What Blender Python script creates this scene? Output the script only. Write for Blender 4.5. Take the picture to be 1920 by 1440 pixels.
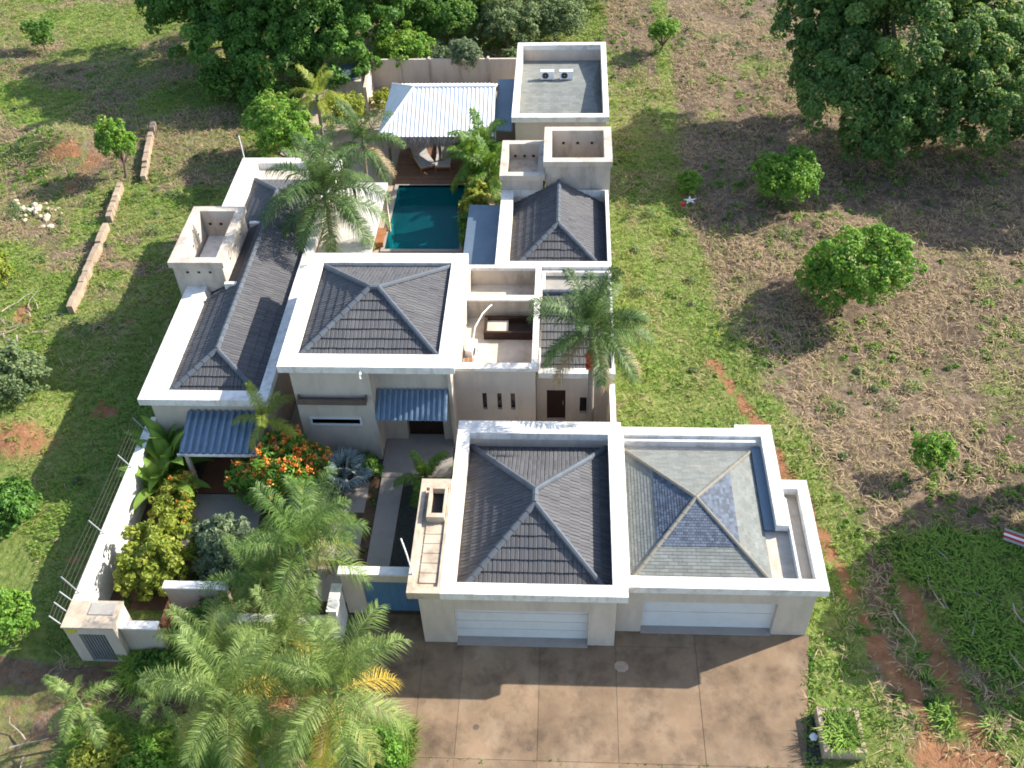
import bpy, math, random
import numpy as np
from mathutils import Vector, Matrix

# ------------------------------------------------------------------ camera, sky, sun, exposure
scene = bpy.context.scene
for o in list(bpy.data.objects):
    bpy.data.objects.remove(o)
COL = scene.collection
YAW, PIT, ROL, FPX = math.radians(-4.17539), math.radians(44.10925), math.radians(-2.36055), 1895.838
fwd = Vector((math.sin(YAW)*math.cos(PIT), math.cos(YAW)*math.cos(PIT), -math.sin(PIT)))
rgt = Vector((math.cos(YAW), -math.sin(YAW), 0))
upv = rgt.cross(fwd)
r2 = rgt*math.cos(ROL)+upv*math.sin(ROL)
u2 = -rgt*math.sin(ROL)+upv*math.cos(ROL)
cam_d = bpy.data.cameras.new('camera'); cam = bpy.data.objects.new('camera', cam_d); COL.objects.link(cam)
cam.matrix_world = Matrix(((r2.x, u2.x, -fwd.x, 0), (r2.y, u2.y, -fwd.y, 0), (r2.z, u2.z, -fwd.z, 34), (0, 0, 0, 1)))
cam_d.sensor_width = 36; cam_d.lens = 36*FPX/1920; cam_d.clip_start = .5; cam_d.clip_end = 3000
scene.camera = cam
SUN_AZ, SUN_EL = math.radians(67.2), math.radians(32.8)
world = bpy.data.worlds.new('World'); scene.world = world; world.use_nodes = True
wn = world.node_tree.nodes; wl = world.node_tree.links
sky = wn.new('ShaderNodeTexSky'); sky.sky_type = 'NISHITA'; sky.sun_disc = False
sky.sun_elevation = SUN_EL; sky.sun_rotation = SUN_AZ; sky.air_density = 1.0; sky.dust_density = 1.2
bg = wn['Background']; bg.inputs[1].default_value = .145; wl.new(sky.outputs[0], bg.inputs[0])
sun_d = bpy.data.lights.new('sun', 'SUN'); sun_d.energy = 4.8; sun_d.angle = math.radians(.53); sun_d.color = (1, .93, .82)
sun = bpy.data.objects.new('sun', sun_d); COL.objects.link(sun)
to_sun = Vector((math.sin(SUN_AZ)*math.cos(SUN_EL), math.cos(SUN_AZ)*math.cos(SUN_EL), math.sin(SUN_EL)))
sun.rotation_euler = to_sun.to_track_quat('Z', 'Y').to_euler(); sun.location = (30, 30, 60)
vs = scene.view_settings; vs.view_transform = 'Standard'; vs.look = 'None'; vs.exposure = 1.1; vs.gamma = 1; vs.use_curve_mapping = False
scene.render.engine = 'CYCLES'; scene.cycles.filter_width = 1.8

# ------------------------------------------------------------------ materials
def mat(name, col, rough=.8, var=.12, vscale=1.5, stain=None, stain_amt=0, stain_scale=.6, bump=0, bscale=20, metal=0, rnd=0, spec=.3, streak=0, tr=0, stain2=None):
    m = bpy.data.materials.new(name); m.use_nodes = True
    nt = m.node_tree; N = nt.nodes; L = nt.links; b = N['Principled BSDF']
    geo = N.new('ShaderNodeNewGeometry')
    def noise(scale, detail=5, rough_=.6, vec=None):
        n = N.new('ShaderNodeTexNoise'); n.inputs['Scale'].default_value = scale; n.inputs['Detail'].default_value = detail; n.inputs['Roughness'].default_value = rough_
        L.new(vec or geo.outputs['Position'], n.inputs['Vector']); return n
    n1 = noise(vscale)
    hv = N.new('ShaderNodeMapRange'); hv.inputs[1].default_value = .25; hv.inputs[2].default_value = .75; hv.inputs[3].default_value = 1-var; hv.inputs[4].default_value = 1+var
    L.new(n1.outputs[0], hv.inputs[0])
    val = hv.outputs[0]
    if rnd:
        oi = N.new('ShaderNodeObjectInfo'); ad = N.new('ShaderNodeMath'); ad.operation = 'ADD'
        L.new(oi.outputs['Random'], ad.inputs[0]); L.new(geo.outputs['Random Per Island'], ad.inputs[1])
        fr = N.new('ShaderNodeMath'); fr.operation = 'FRACT'; L.new(ad.outputs[0], fr.inputs[0])
        mr = N.new('ShaderNodeMapRange'); mr.inputs[3].default_value = 1-rnd; mr.inputs[4].default_value = 1+rnd; L.new(fr.outputs[0], mr.inputs[0])
        mu = N.new('ShaderNodeMath'); mu.operation = 'MULTIPLY'; L.new(val, mu.inputs[0]); L.new(mr.outputs[0], mu.inputs[1]); val = mu.outputs[0]
    base = N.new('ShaderNodeRGB'); base.outputs[0].default_value = (*col, 1); c = base.outputs[0]
    if stain:
        vec = None
        if streak:
            mp = N.new('ShaderNodeVectorMath'); mp.operation = 'MULTIPLY'; mp.inputs[1].default_value = (1, 1, streak); L.new(geo.outputs['Position'], mp.inputs[0]); vec = mp.outputs[0]
        n2 = noise(stain_scale, 8, .68, vec)
        rp = N.new('ShaderNodeMapRange'); rp.inputs[1].default_value = .46; rp.inputs[2].default_value = .68; rp.inputs[3].default_value = 0; rp.inputs[4].default_value = stain_amt
        L.new(n2.outputs[0], rp.inputs[0])
        mx = N.new('ShaderNodeMix'); mx.data_type = 'RGBA'; mx.inputs[7].default_value = (*stain, 1); L.new(rp.outputs[0], mx.inputs[0]); L.new(c, mx.inputs[6]); c = mx.outputs[2]
    if stain2:
        c2, amt, s2, vm = stain2
        mp = N.new('ShaderNodeVectorMath'); mp.operation = 'MULTIPLY'; mp.inputs[1].default_value = vm; L.new(geo.outputs['Position'], mp.inputs[0])
        n4 = noise(s2, 7, .7, mp.outputs[0]); rp = N.new('ShaderNodeMapRange'); rp.inputs[1].default_value = .5; rp.inputs[2].default_value = .64; rp.inputs[4].default_value = amt; L.new(n4.outputs[0], rp.inputs[0])
        mx = N.new('ShaderNodeMix'); mx.data_type = 'RGBA'; mx.inputs[7].default_value = (*c2, 1); L.new(rp.outputs[0], mx.inputs[0]); L.new(c, mx.inputs[6]); c = mx.outputs[2]
    sc = N.new('ShaderNodeVectorMath'); sc.operation = 'SCALE'; L.new(c, sc.inputs[0]); L.new(val, sc.inputs['Scale'])
    L.new(sc.outputs[0], b.inputs['Base Color'])
    b.inputs['Roughness'].default_value = rough; b.inputs['Metallic'].default_value = metal; b.inputs['Specular IOR Level'].default_value = spec
    if tr: b.inputs['Transmission Weight'].default_value = tr
    if bump:
        n3 = noise(bscale, 4); bp = N.new('ShaderNodeBump'); bp.inputs['Strength'].default_value = bump; bp.inputs['Distance'].default_value = .03
        L.new(n3.outputs[0], bp.inputs['Height']); L.new(bp.outputs[0], b.inputs['Normal'])
    return m

def leaf_mat(name, stops, trans=.42, rough=.5):
    m = bpy.data.materials.new(name); m.use_nodes = True
    nt = m.node_tree; N = nt.nodes; L = nt.links
    out = N['Material Output']; N.remove(N['Principled BSDF'])
    at = N.new('ShaderNodeAttribute'); at.attribute_name = 'tint'
    oi = N.new('ShaderNodeObjectInfo')
    mr = N.new('ShaderNodeMapRange'); mr.inputs[3].default_value = -.08; mr.inputs[4].default_value = .08; L.new(oi.outputs['Random'], mr.inputs[0])
    ad = N.new('ShaderNodeMath'); ad.operation = 'ADD'; ad.use_clamp = True; L.new(at.outputs['Fac'], ad.inputs[0]); L.new(mr.outputs[0], ad.inputs[1])
    cr = N.new('ShaderNodeValToRGB'); L.new(ad.outputs[0], cr.inputs[0])
    e = cr.color_ramp.elements
    while len(e) < len(stops): e.new(.5)
    for el, (p, c) in zip(e, stops): el.position = p; el.color = (*c, 1)
    b = N.new('ShaderNodeBsdfPrincipled'); b.inputs['Roughness'].default_value = rough; b.inputs['Specular IOR Level'].default_value = .35; L.new(cr.outputs[0], b.inputs['Base Color'])
    t = N.new('ShaderNodeBsdfTranslucent')
    hs = N.new('ShaderNodeHueSaturation'); hs.inputs['Hue'].default_value = .48; hs.inputs['Value'].default_value = 1.25; L.new(cr.outputs[0], hs.inputs['Color']); L.new(hs.outputs[0], t.inputs[0])
    mx = N.new('ShaderNodeMixShader'); mx.inputs[0].default_value = trans; L.new(b.outputs[0], mx.inputs[1]); L.new(t.outputs[0], mx.inputs[2]); L.new(mx.outputs[0], out.inputs[0])
    return m

M = {}
M['plaster'] = mat('beige_plaster', (.56, .485, .405), .9, .07, .8, (.36, .305, .25), .4, 1.6, .12, 30, streak=.25, stain2=((.42, .365, .31), .4, 2.2, (1, 1, .3)))
M['plaster_dirty'] = mat('weathered_plaster', (.52, .455, .38), .9, .1, 1.2, (.22, .19, .155), .75, 1.1, .2, 18, streak=.3)
M['white'] = mat('white_paint', (.75, .73, .69), .75, .06, .7, (.42, .39, .34), .5, 2.2, .08, 25, stain2=((.36, .33, .29), .45, 3.0, (1, 1, .2)))
M['white_dirty'] = mat('grimy_white_paint', (.72, .70, .66), .8, .07, .9, (.34, .31, .27), .7, 1.5, .12, 22)
M['slabtop'] = mat('weathered_slab', (.50, .41, .31), .92, .12, 1.2, (.24, .185, .14), .75, 1.6, .25, 14)
M['flatroof'] = mat('bitumen_flat_roof', (.30, .285, .26), .9, .12, 1., (.45, .40, .33), .7, .8, .15, 20)
M['slabpale'] = mat('pale_concrete_slab', (.52, .50, .47), .9, .1, 1.1, (.33, .31, .28), .6, 1.0, .1, 20)
M['flatpale'] = mat('pale_roof_screed', (.58, .50, .41), .9, .12, 1.2, (.33, .25, .18), .6, 1.0, .2, 15)
M['tile'] = mat('slate_grey_roof_tile', (.088, .088, .094), .7, .1, 1.2, (.125, .123, .122), .5, .7, .1, 40, rnd=.16, spec=.25)
M['tile_base'] = mat('roof_underlay', (.05, .05, .055), .9)
M['cap'] = mat('ridge_cap_grey', (.085, .10, .12), .7, .1, 2, rnd=.1)
M['shingle'] = mat('grey_green_shingle', (.185, .198, .186), .9, .14, 2., (.235, .23, .2), .5, 1.4, .2, 50, rnd=.12)
M['slate'] = mat('blue_slate', (.085, .107, .145), .7, .14, 2.5, rnd=.35)
M['hipcap'] = mat('shingle_hip_cap', (.20, .188, .155), .9, .15, 5)
M['bluesheet'] = mat('blue_grey_sheet_metal', (.115, .165, .215), .45, .08, 1.1, (.20, .24, .27), .4, .8, metal=.3, spec=.5)
M['bluecorr'] = mat('blue_corrugated_sheet', (.15, .22, .30), .3, .08, 2, (.3, .38, .45), .3, 3, metal=.25, spec=.6)
M['whitesheet'] = mat('white_corrugated_sheet', (.80, .80, .80), .5, .05, 1.5, (.55, .54, .52), .4, 1.6, spec=.4)
M['thatch'] = mat('grey_thatch', (.29, .255, .225), .95, .3, 6, rnd=.4)
M['gate'] = mat('blue_gate_paint', (.10, .21, .35), .5, .1, 2, (.12, .2, .3), .4, 2, rnd=.06)
M['door_white'] = mat('white_door_panel', (.66, .665, .66), .55, .04, 1.5, (.5, .48, .45), .3, 1.2)
M['steel'] = mat('galvanised_steel', (.32, .34, .36), .45, .15, 4, metal=.5)
M['dark'] = mat('dark_opening', (.016, .015, .015), .6, .1)
M['glass'] = mat('dark_glass', (.014, .016, .02), .08, .05, spec=.6)
M['doorwood'] = mat('dark_wood_door', (.035, .018, .012), .55, .2, 5)
M['wood'] = mat('orange_brown_wood', (.30, .13, .055), .7, .25, 3)
M['deck'] = mat('deck_plank', (.20, .105, .065), .75, .2, 3, rnd=.18)
M['terracotta'] = mat('terracotta_floor', (.175, .075, .042), .7, .15, 2.5, rnd=.12)
M['paving'] = mat('concrete_paving', (.33, .30, .27), .9, .1, 1.5, (.20, .175, .15), .55, 1.5, .15, 30)
M['sandpave'] = mat('sandy_yard_paving', (.42, .345, .265), .93, .16, .9, (.24, .185, .14), .65, .9, .2, 16)
M['concrete'] = mat('brown_stained_concrete', (.225, .155, .098), .93, .3, .5, (.088, .061, .042), .8, .8, .3, 9, rnd=.08, stain2=((.28, .21, .14), .6, .6, (1, .8, 1)))
M['concrete_dark'] = mat('dark_stained_concrete', (.115, .085, .07), .93, .2, 1.0, (.20, .15, .115), .6, .9, .2, 22)
M['block'] = mat('raw_concrete_block', (.36, .275, .20), .95, .15, 2, (.22, .165, .12), .6, 2.2, .3, 25, rnd=.15)
M['gravel'] = mat('dark_gravel_bed', (.045, .048, .04), .95, .4, 9, bump=.6, bscale=30)
M['soil'] = mat('garden_soil', (.085, .055, .035), .97, .3, 3, (.16, .10, .065), .5, 1.5, .4, 20)
M['basin'] = mat('pool_basin_teal', (.03, .36, .40), .6, .08, 2)
M['bark'] = mat('bark', (.16, .125, .095), .95, .3, 6, bump=.4, bscale=20)
M['palmbark'] = mat('palm_bark', (.22, .195, .165), .95, .25, 8, bump=.4, bscale=25)
M['white_plastic'] = mat('white_plastic', (.74, .74, .73), .5, .05)
M['red'] = mat('red_paint', (.42, .035, .03), .5, .1)
M['yellow'] = mat('yellow_sign', (.52, .50, .03), .6, .08)
M['grey_cloth'] = mat('grey_cushion', (.40, .385, .375), .9, .08, 3)
M['stone'] = mat('pale_stone', (.52, .42, .32), .95, .2, 3, rnd=.2, bump=.3, bscale=18)
M['drystick'] = mat('dead_branch', (.36, .29, .24), .95, .25, 5)
M['orange'] = leaf_mat('orange_blossom', [(0, (.78, .2, .03)), (1, (.9, .38, .08))], .2)
M['redfruit'] = mat('red_palm_fruit', (.5, .03, .02), .5, .2, 9)
M['yellowflower'] = leaf_mat('yellow_blossom', [(0, (.75, .32, .02)), (1, (.85, .45, .04))], .2)
M['pink'] = leaf_mat('pink_blossom', [(0, (.65, .08, .25)), (1, (.75, .15, .35))], .2)
L_ = leaf_mat
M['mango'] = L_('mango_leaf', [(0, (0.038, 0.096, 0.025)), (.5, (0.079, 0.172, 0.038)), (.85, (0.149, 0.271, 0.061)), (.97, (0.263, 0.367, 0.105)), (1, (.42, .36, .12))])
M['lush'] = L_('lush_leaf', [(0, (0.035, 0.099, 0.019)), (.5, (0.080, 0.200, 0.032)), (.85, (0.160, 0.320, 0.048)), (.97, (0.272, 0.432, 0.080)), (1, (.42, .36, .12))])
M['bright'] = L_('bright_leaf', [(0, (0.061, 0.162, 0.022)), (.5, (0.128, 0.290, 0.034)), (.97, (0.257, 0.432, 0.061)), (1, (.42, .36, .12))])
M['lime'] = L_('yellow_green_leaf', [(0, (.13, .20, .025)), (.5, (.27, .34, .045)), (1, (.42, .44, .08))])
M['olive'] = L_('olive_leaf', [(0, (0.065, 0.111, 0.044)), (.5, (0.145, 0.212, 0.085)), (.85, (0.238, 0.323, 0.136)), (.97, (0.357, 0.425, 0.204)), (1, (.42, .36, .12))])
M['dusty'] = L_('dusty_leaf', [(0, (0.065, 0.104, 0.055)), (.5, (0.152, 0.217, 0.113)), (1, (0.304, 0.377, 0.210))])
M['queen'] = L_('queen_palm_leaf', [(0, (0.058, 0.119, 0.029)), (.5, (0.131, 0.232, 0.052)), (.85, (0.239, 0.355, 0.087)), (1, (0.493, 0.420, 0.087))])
M['palepalm'] = L_('pale_palm_leaf', [(0, (.10, .17, .04)), (.5, (.22, .32, .085)), (.85, (.34, .43, .14)), (1, (.50, .45, .14))])  # paler, yellower foliage of the front garden palms
M['strawfrond'] = L_('dead_frond', [(0, (.22, .16, .08)), (.5, (.34, .25, .13)), (1, (.42, .34, .2))], .3)
M['yellowfrond'] = L_('yellow_frond', [(0, (.30, .24, .03)), (.5, (.5, .38, .05)), (1, (.6, .46, .09))], .35)
M['tallpalm'] = L_('tall_palm_leaf', [(0, (.04, .09, .026)), (.5, (.095, .175, .05)), (.85, (.19, .28, .095)), (1, (.33, .36, .16))])
M['banana'] = L_('banana_leaf', [(0, (0.047, 0.121, 0.019)), (.5, (0.115, 0.236, 0.030)), (1, (0.257, 0.385, 0.068))])
M['silver'] = L_('silver_palm_leaf', [(0, (.13, .19, .19)), (.5, (.23, .30, .30)), (1, (.38, .44, .43))], .15)
M['grass'] = L_('grass_blade', [(0, (0.480, 0.360, 0.228)), (.22, (0.360, 0.282, 0.144)), (.38, (0.27, 0.28, 0.08)), (.6, (0.205, 0.295, 0.055)), (.85, (0.145, 0.27, 0.035)), (1, (0.22, 0.36, 0.05))], .3, .7)

# ------------------------------------------------------------------ object helpers
def thing(name, label, cat, loc=(0, 0, 0), group=None):
    o = bpy.data.objects.new(name, None); COL.objects.link(o); o.location = loc; o.empty_display_size = .3
    o['label'] = label; o['category'] = cat
    if group: o['group'] = group
    return o
def tag(o, label, cat, group=None):
    o['label'] = label; o['category'] = cat
    if group: o['group'] = group
    return o
def world_loc(p):
    v = Vector((0, 0, 0))
    while p is not None: v += p.location; p = p.parent
    return v
class MB:
    def __init__(s): s.v = []; s.f = []; s.t = []
    def quad(s, *p):
        i = len(s.v); s.v += [tuple(a) for a in p]; s.f.append(tuple(range(i, i+len(p)))); return s
    def box(s, x0, x1, y0, y1, z0, z1):
        i = len(s.v)
        s.v += [(x0, y0, z0), (x1, y0, z0), (x1, y1, z0), (x0, y1, z0), (x0, y0, z1), (x1, y0, z1), (x1, y1, z1), (x0, y1, z1)]
        s.f += [(i, i+3, i+2, i+1), (i+4, i+5, i+6, i+7), (i, i+1, i+5, i+4), (i+1, i+2, i+6, i+5), (i+2, i+3, i+7, i+6), (i+3, i, i+4, i+7)]
        return s
    def prism(s, poly, z0, z1):
        n = len(poly); i = len(s.v)
        s.v += [(x, y, z0) for x, y in poly]+[(x, y, z1) for x, y in poly]
        s.f += [tuple(i+k for k in reversed(range(n))), tuple(i+n+k for k in range(n))]
        s.f += [(i+k, i+(k+1) % n, i+n+(k+1) % n, i+n+k) for k in range(n)]
        return s
    def frame(s, o, n, z0, z1):      # rectangular ring: outer and inner (x0,x1,y0,y1)
        i = len(s.v)
        for (x0, x1, y0, y1) in (o, n):
            for z in (z0, z1): s.v += [(x0, y0, z), (x1, y0, z), (x1, y1, z), (x0, y1, z)]
        for k in range(4):
            a, b = k, (k+1) % 4
            s.f += [(i+a, i+b, i+4+b, i+4+a), (i+4+a, i+4+b, i+12+b, i+12+a), (i+12+a, i+12+b, i+8+b, i+8+a), (i+8+a, i+8+b, i+b, i+a)]
        return s
    def tube(s, pts, rad, n=6, cap=True):
        pts = [Vector(p) for p in pts]; i = len(s.v)
        if not hasattr(rad, '__len__'): rad = [rad]*len(pts)
        for k, p in enumerate(pts):
            d = (pts[min(k+1, len(pts)-1)]-pts[max(k-1, 0)]).normalized()
            a = d.cross(Vector((0, 0, 1)) if abs(d.z) < .9 else Vector((1, 0, 0))).normalized(); b = d.cross(a)
            for j in range(n):
                t = 2*math.pi*j/n; s.v.append(tuple(p+(a*math.cos(t)+b*math.sin(t))*rad[k]))
        for k in range(len(pts)-1):
            for j in range(n):
                s.f.append((i+k*n+j, i+k*n+(j+1) % n, i+(k+1)*n+(j+1) % n, i+(k+1)*n+j))
        if cap:
            s.f.append(tuple(i+j for j in range(n))); s.f.append(tuple(i+(len(pts)-1)*n+j for j in reversed(range(n))))
        return s
    def build(s, name, m, parent=None, smooth=False, world=True, kind=None, tint=None):
        me = bpy.data.meshes.new(name)
        off = world_loc(parent) if (parent is not None and world) else Vector((0, 0, 0))
        v = np.array(s.v, dtype=np.float64).reshape(-1, 3)-np.array(off)
        me.from_pydata(v.tolist(), [], s.f); me.materials.append(m)
        if smooth: me.polygons.foreach_set('use_smooth', [True]*len(me.polygons))
        if tint is not None:
            a = me.attributes.new('tint', 'FLOAT', 'POINT'); a.data.foreach_set('value', np.asarray(tint, dtype=np.float32))
        me.update()
        o = bpy.data.objects.new(name, me); COL.objects.link(o)
        if parent is not None: o.parent = parent
        if kind: o['kind'] = kind
        return o
def mesh_np(name, V, F, m, tint=None, smooth=False):
    """fast mesh from arrays: V (n,3), F (k,3 or 4)"""
    me = bpy.data.meshes.new(name); V = np.asarray(V, dtype=np.float32); F = np.asarray(F, dtype=np.int32)
    k = F.shape[1]
    me.vertices.add(len(V)); me.vertices.foreach_set('co', V.ravel())
    me.loops.add(F.size); me.loops.foreach_set('vertex_index', F.ravel())
    me.polygons.add(len(F)); me.polygons.foreach_set('loop_start', np.arange(0, F.size, k, dtype=np.int32))
    me.polygons.foreach_set('loop_total', np.full(len(F), k, dtype=np.int32))
    if smooth: me.polygons.foreach_set('use_smooth', np.ones(len(F), dtype=bool))
    if tint is not None:
        a = me.attributes.new('tint', 'FLOAT', 'POINT'); a.data.foreach_set('value', np.asarray(tint, dtype=np.float32))
    me.materials.append(m); me.update(calc_edges=True); me.validate()
    return me
def obj(name, me, parent=None, loc=None, kind=None):
    o = bpy.data.objects.new(name, me); COL.objects.link(o)
    if parent is not None: o.parent = parent
    if loc is not None: o.location = loc
    if kind: o['kind'] = kind
    return o
def box(name, m, parent, *b): return MB().box(*b).build(name, M[m], parent)
def facade(y, x0, x1, z0, z1, holes, d=.25):
    """a wall slab whose face looks to -Y, with real openings (hx0,hx1,hz0,hz1)"""
    b = MB()
    xs = sorted({x0, x1, *[h[0] for h in holes], *[h[1] for h in holes]}); zs = sorted({z0, z1, *[h[2] for h in holes], *[h[3] for h in holes]})
    for i in range(len(xs)-1):
        for j in range(len(zs)-1):
            cx, cz = (xs[i]+xs[i+1])/2, (zs[j]+zs[j+1])/2
            if any(h[0] < cx < h[1] and h[2] < cz < h[3] for h in holes): continue
            b.quad((xs[i], y, zs[j]), (xs[i+1], y, zs[j]), (xs[i+1], y, zs[j+1]), (xs[i], y, zs[j+1]))
    for h in holes:
        a, c, e, g = h
        b.quad((a, y, e), (a, y+d, e), (a, y+d, g), (a, y, g)); b.quad((c, y, e), (c, y, g), (c, y+d, g), (c, y+d, e))
        b.quad((a, y, e), (c, y, e), (c, y+d, e), (a, y+d, e)); b.quad((a, y, g), (a, y+d, g), (c, y+d, g), (c, y, g))
    b.quad((x0, y, z0), (x0, y, z1), (x0, y+d, z1), (x0, y+d, z0)); b.quad((x1, y, z0), (x1, y+d, z0), (x1, y+d, z1), (x1, y, z1))
    b.quad((x0, y, z1), (x1, y, z1), (x1, y+d, z1), (x0, y+d, z1))
    return b

# ---- tiled slopes
def clip(poly, a, b, c):      # keep a*x+b*y<=c
    out = []
    for i in range(len(poly)):
        p, q = poly[i], poly[(i+1) % len(poly)]
        dp, dq = a*p[0]+b*p[1]-c, a*q[0]+b*q[1]-c
        if dp <= 0: out.append(p)
        if (dp < 0 < dq) or (dq < 0 < dp):
            t = dp/(dp-dq); out.append((p[0]+(q[0]-p[0])*t, p[1]+(q[1]-p[1])*t))
    return out
def area(p): return abs(sum(p[i][0]*p[(i+1) % len(p)][1]-p[(i+1) % len(p)][0]*p[i][1] for i in range(len(p))))/2 if len(p) > 2 else 0
ROMAN = [(0, 0), (.07, .018), (.43, .018), (.5, 0), (.57, .018), (.93, .018), (1, 0)]
FLAT = [(0, 0), (1, 0)]
def slope_frame(P):
    P = [Vector(p) for p in P]; e = (P[1]-P[0]).normalized(); n = (P[1]-P[0]).cross(P[2]-P[0]).normalized(); u = n.cross(e)
    return P[0], e, u, n, [((p-P[0]).dot(e), (p-P[0]).dot(u)) for p in P]
def tile_piece(s0, t0, tw, tl, prof, lift, gap, region=None):
    """verts (s,t,h) and faces of one tile; region: convex polygon of half planes to cut it to"""
    V, F = [], []
    for k in range(len(prof)-1):
        a, ha = prof[k]; b, hb = prof[k+1]
        sa, sb = s0+gap/2+a*(tw-gap), s0+gap/2+b*(tw-gap)
        poly = [(sa, t0), (sb, t0), (sb, t0+tl+.02), (sa, t0+tl+.02)]
        if region:
            for h in region: poly = clip(poly, *h)
            if area(poly) < 2e-4: continue
        hh = lambda s, t: .004+ha+(hb-ha)*((s-sa)/(sb-sa) if sb > sa else 0)+lift*(1-(t-t0)/tl)
        i = len(V); V += [(s, t, hh(s, t)) for s, t in poly]; F.append(tuple(range(i, i+len(poly))))
        low = [q for q in range(len(poly)) if abs(poly[q][1]-t0) < 1e-5]
        if len(low) == 2:
            q0, q1 = sorted(low, key=lambda q: poly[q][0]); j = len(V)
            V += [(poly[q0][0], t0, 0), (poly[q1][0], t0, 0)]; F.append((j, j+1, i+q1, i+q0))
    return V, F
_tile_cache = {}
def lay(roof, polys, tw, tl, prof, m, name, lift=.05, gap=.008, limit=300, stagger=0, joined=False, holes=None, seed=1):
    """tile every slope polygon; whole tiles become their own parts (nearest first up to limit), cut ones are joined"""
    rng = random.Random(seed); off = world_loc(roof); full = []; J = MB()
    for P in polys:
        O, e, u, n, q = slope_frame(P)
        hp = []
        for i in range(len(q)):
            (x0, y0), (x1, y1) = q[i], q[(i+1) % len(q)]
            a, b = (y1-y0), -(x1-x0); hp.append((a, b, a*x0+b*y0))
        smin, smax = min(p[0] for p in q), max(p[0] for p in q); tmax = max(p[1] for p in q)
        for j in range(int(tmax/tl)+1):
            sh = (stagger*tw if j % 2 else 0)
            for i in range(-1, int((smax-smin)/tw)+2):
                s0, t0 = smin+i*tw+sh-tw*.3, j*tl
                rect = [(s0, t0), (s0+tw, t0), (s0+tw, t0+tl), (s0, t0+tl)]; c = rect
                for h in hp: c = clip(c, *h)
                if area(c) < 1e-3: continue
                w = O+e*(s0+tw/2)+u*(t0+tl/2)
                if holes and any(h[0] < w.x < h[1] and h[2] < w.y < h[3] for h in holes): continue
                jig = rng.uniform(-.004, .004)
                mtx = Matrix(((e.x, u.x, n.x, 0), (e.y, u.y, n.y, 0), (e.z, u.z, n.z, 0), (0, 0, 0, 1)))
                if area(c) > tw*tl*.995 and not joined: full.append((w.y-w.z*.3, O+e*(s0+jig)+u*t0-off, mtx))
                else:
                    V, F = tile_piece(s0+jig, t0, tw, tl, prof, lift, gap, None if area(c) > tw*tl*.995 else hp)
                    k = len(J.v); J.v += [tuple(O+e*a+u*b+n*h) for a, b, h in V]; J.f += [tuple(k+z for z in f) for f in F]
    full.sort(key=lambda t: t[0])
    key = (tw, tl, lift, m, name, len(prof))
    if key not in _tile_cache:
        V, F = tile_piece(0, 0, tw, tl, prof, lift, gap); me = bpy.data.meshes.new(name); me.from_pydata(V, [], F); me.materials.append(M[m]); me.update(); _tile_cache[key] = me
    for k, (_, loc, mtx) in enumerate(full):
        if k < limit:
            o = bpy.data.objects.new(name, _tile_cache[key]); COL.objects.link(o); o.parent = roof; o.matrix_local = Matrix.Translation(loc) @ mtx @ Matrix.Rotation(rng.gauss(0, .008), 4, 'Z') @ Matrix.Rotation(rng.gauss(0, .006), 4, 'Y') @ Matrix.Translation((0, rng.gauss(0, .006)-(.05 if rng.random() < .008 else 0), rng.uniform(0, .006)))
        else:
            V, F = tile_piece(0, 0, tw, tl, prof, lift, gap); i = len(J.v); T = Matrix.Translation(loc+off) @ mtx
            J.v += [tuple(T @ Vector(v)) for v in V]; J.f += [tuple(i+z for z in f) for f in F]
    if J.v: J.build('cut_'+name if not joined else name, M[m], roof, kind='stuff')
def hip(x0, x1, y0, y1, ze, R0, R1):
    a, b, c, d = (x0, y0, ze), (x1, y0, ze), (x1, y1, ze), (x0, y1, ze)
    if abs(R0[0]-R1[0]) < abs(R0[1]-R1[1]): return [[a, b, R0], [b, c, R1, R0], [c, d, R1], [d, a, R0, R1]], [(a, R0), (b, R0), (c, R1), (d, R1), (R0, R1)]
    return [[a, b, R1, R0], [b, c, R1], [c, d, R0, R1], [d, a, R0]], [(a, R0), (b, R1), (c, R1), (d, R0), (R0, R1)]
def base_slopes(polys, parent, m='tile_base', name='roof'):
    b = MB()
    for P in polys: b.quad(*P)
    return b.build(name, M[m], parent)
def caps(roof, lines, m='cap', r=.12, lift=.075, name='ridge_cap'):
    for a, b in lines:
        a, b = Vector(a), Vector(b); L = (b-a).length
        if L < .15: continue
        n = max(1, round(L/.42)); mb = MB()
        for k in range(n):
            p, q = a+(b-a)*(k/n), a+(b-a)*min(1, (k+1.06)/n); z = Vector((0, 0, lift))
            mb.tube([p+z, q+z], [r*1.08, r*.94], 8)
        mb.build(name, M[m], roof, smooth=False)

# ------------------------------------------------------------------ terrain
def vnoise(x, y, seed=0):
    rs = np.random.RandomState(seed); T = rs.rand(256, 256)
    xi, yi = np.floor(x).astype(int), np.floor(y).astype(int); fx, fy = x-xi, y-yi
    fx = fx*fx*(3-2*fx); fy = fy*fy*(3-2*fy); g = lambda a, b: T[a % 256, b % 256]
    return (g(xi, yi)*(1-fx)+g(xi+1, yi)*fx)*(1-fy)+(g(xi, yi+1)*(1-fx)+g(xi+1, yi+1)*fx)*fy
def fbm(x, y, s, seed=0, o=4):
    r = 0; a = .5; t = 0
    for k in range(o): r = r+a*vnoise(x/s*2**k+17.3*k, y/s*2**k+5.1*k, seed+k); t += a; a *= .5
    return r/t
def sst(a, b, v): t = np.clip((v-a)/(b-a), 0, 1); return t*t*(3-2*t)
def inbox(x, y, x0, x1, y0, y1, s=.6):
    return sst(x0-s, x0+s, x)*(1-sst(x1-s, x1+s, x))*sst(y0-s, y0+s, y)*(1-sst(y1-s, y1+s, y))
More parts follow.
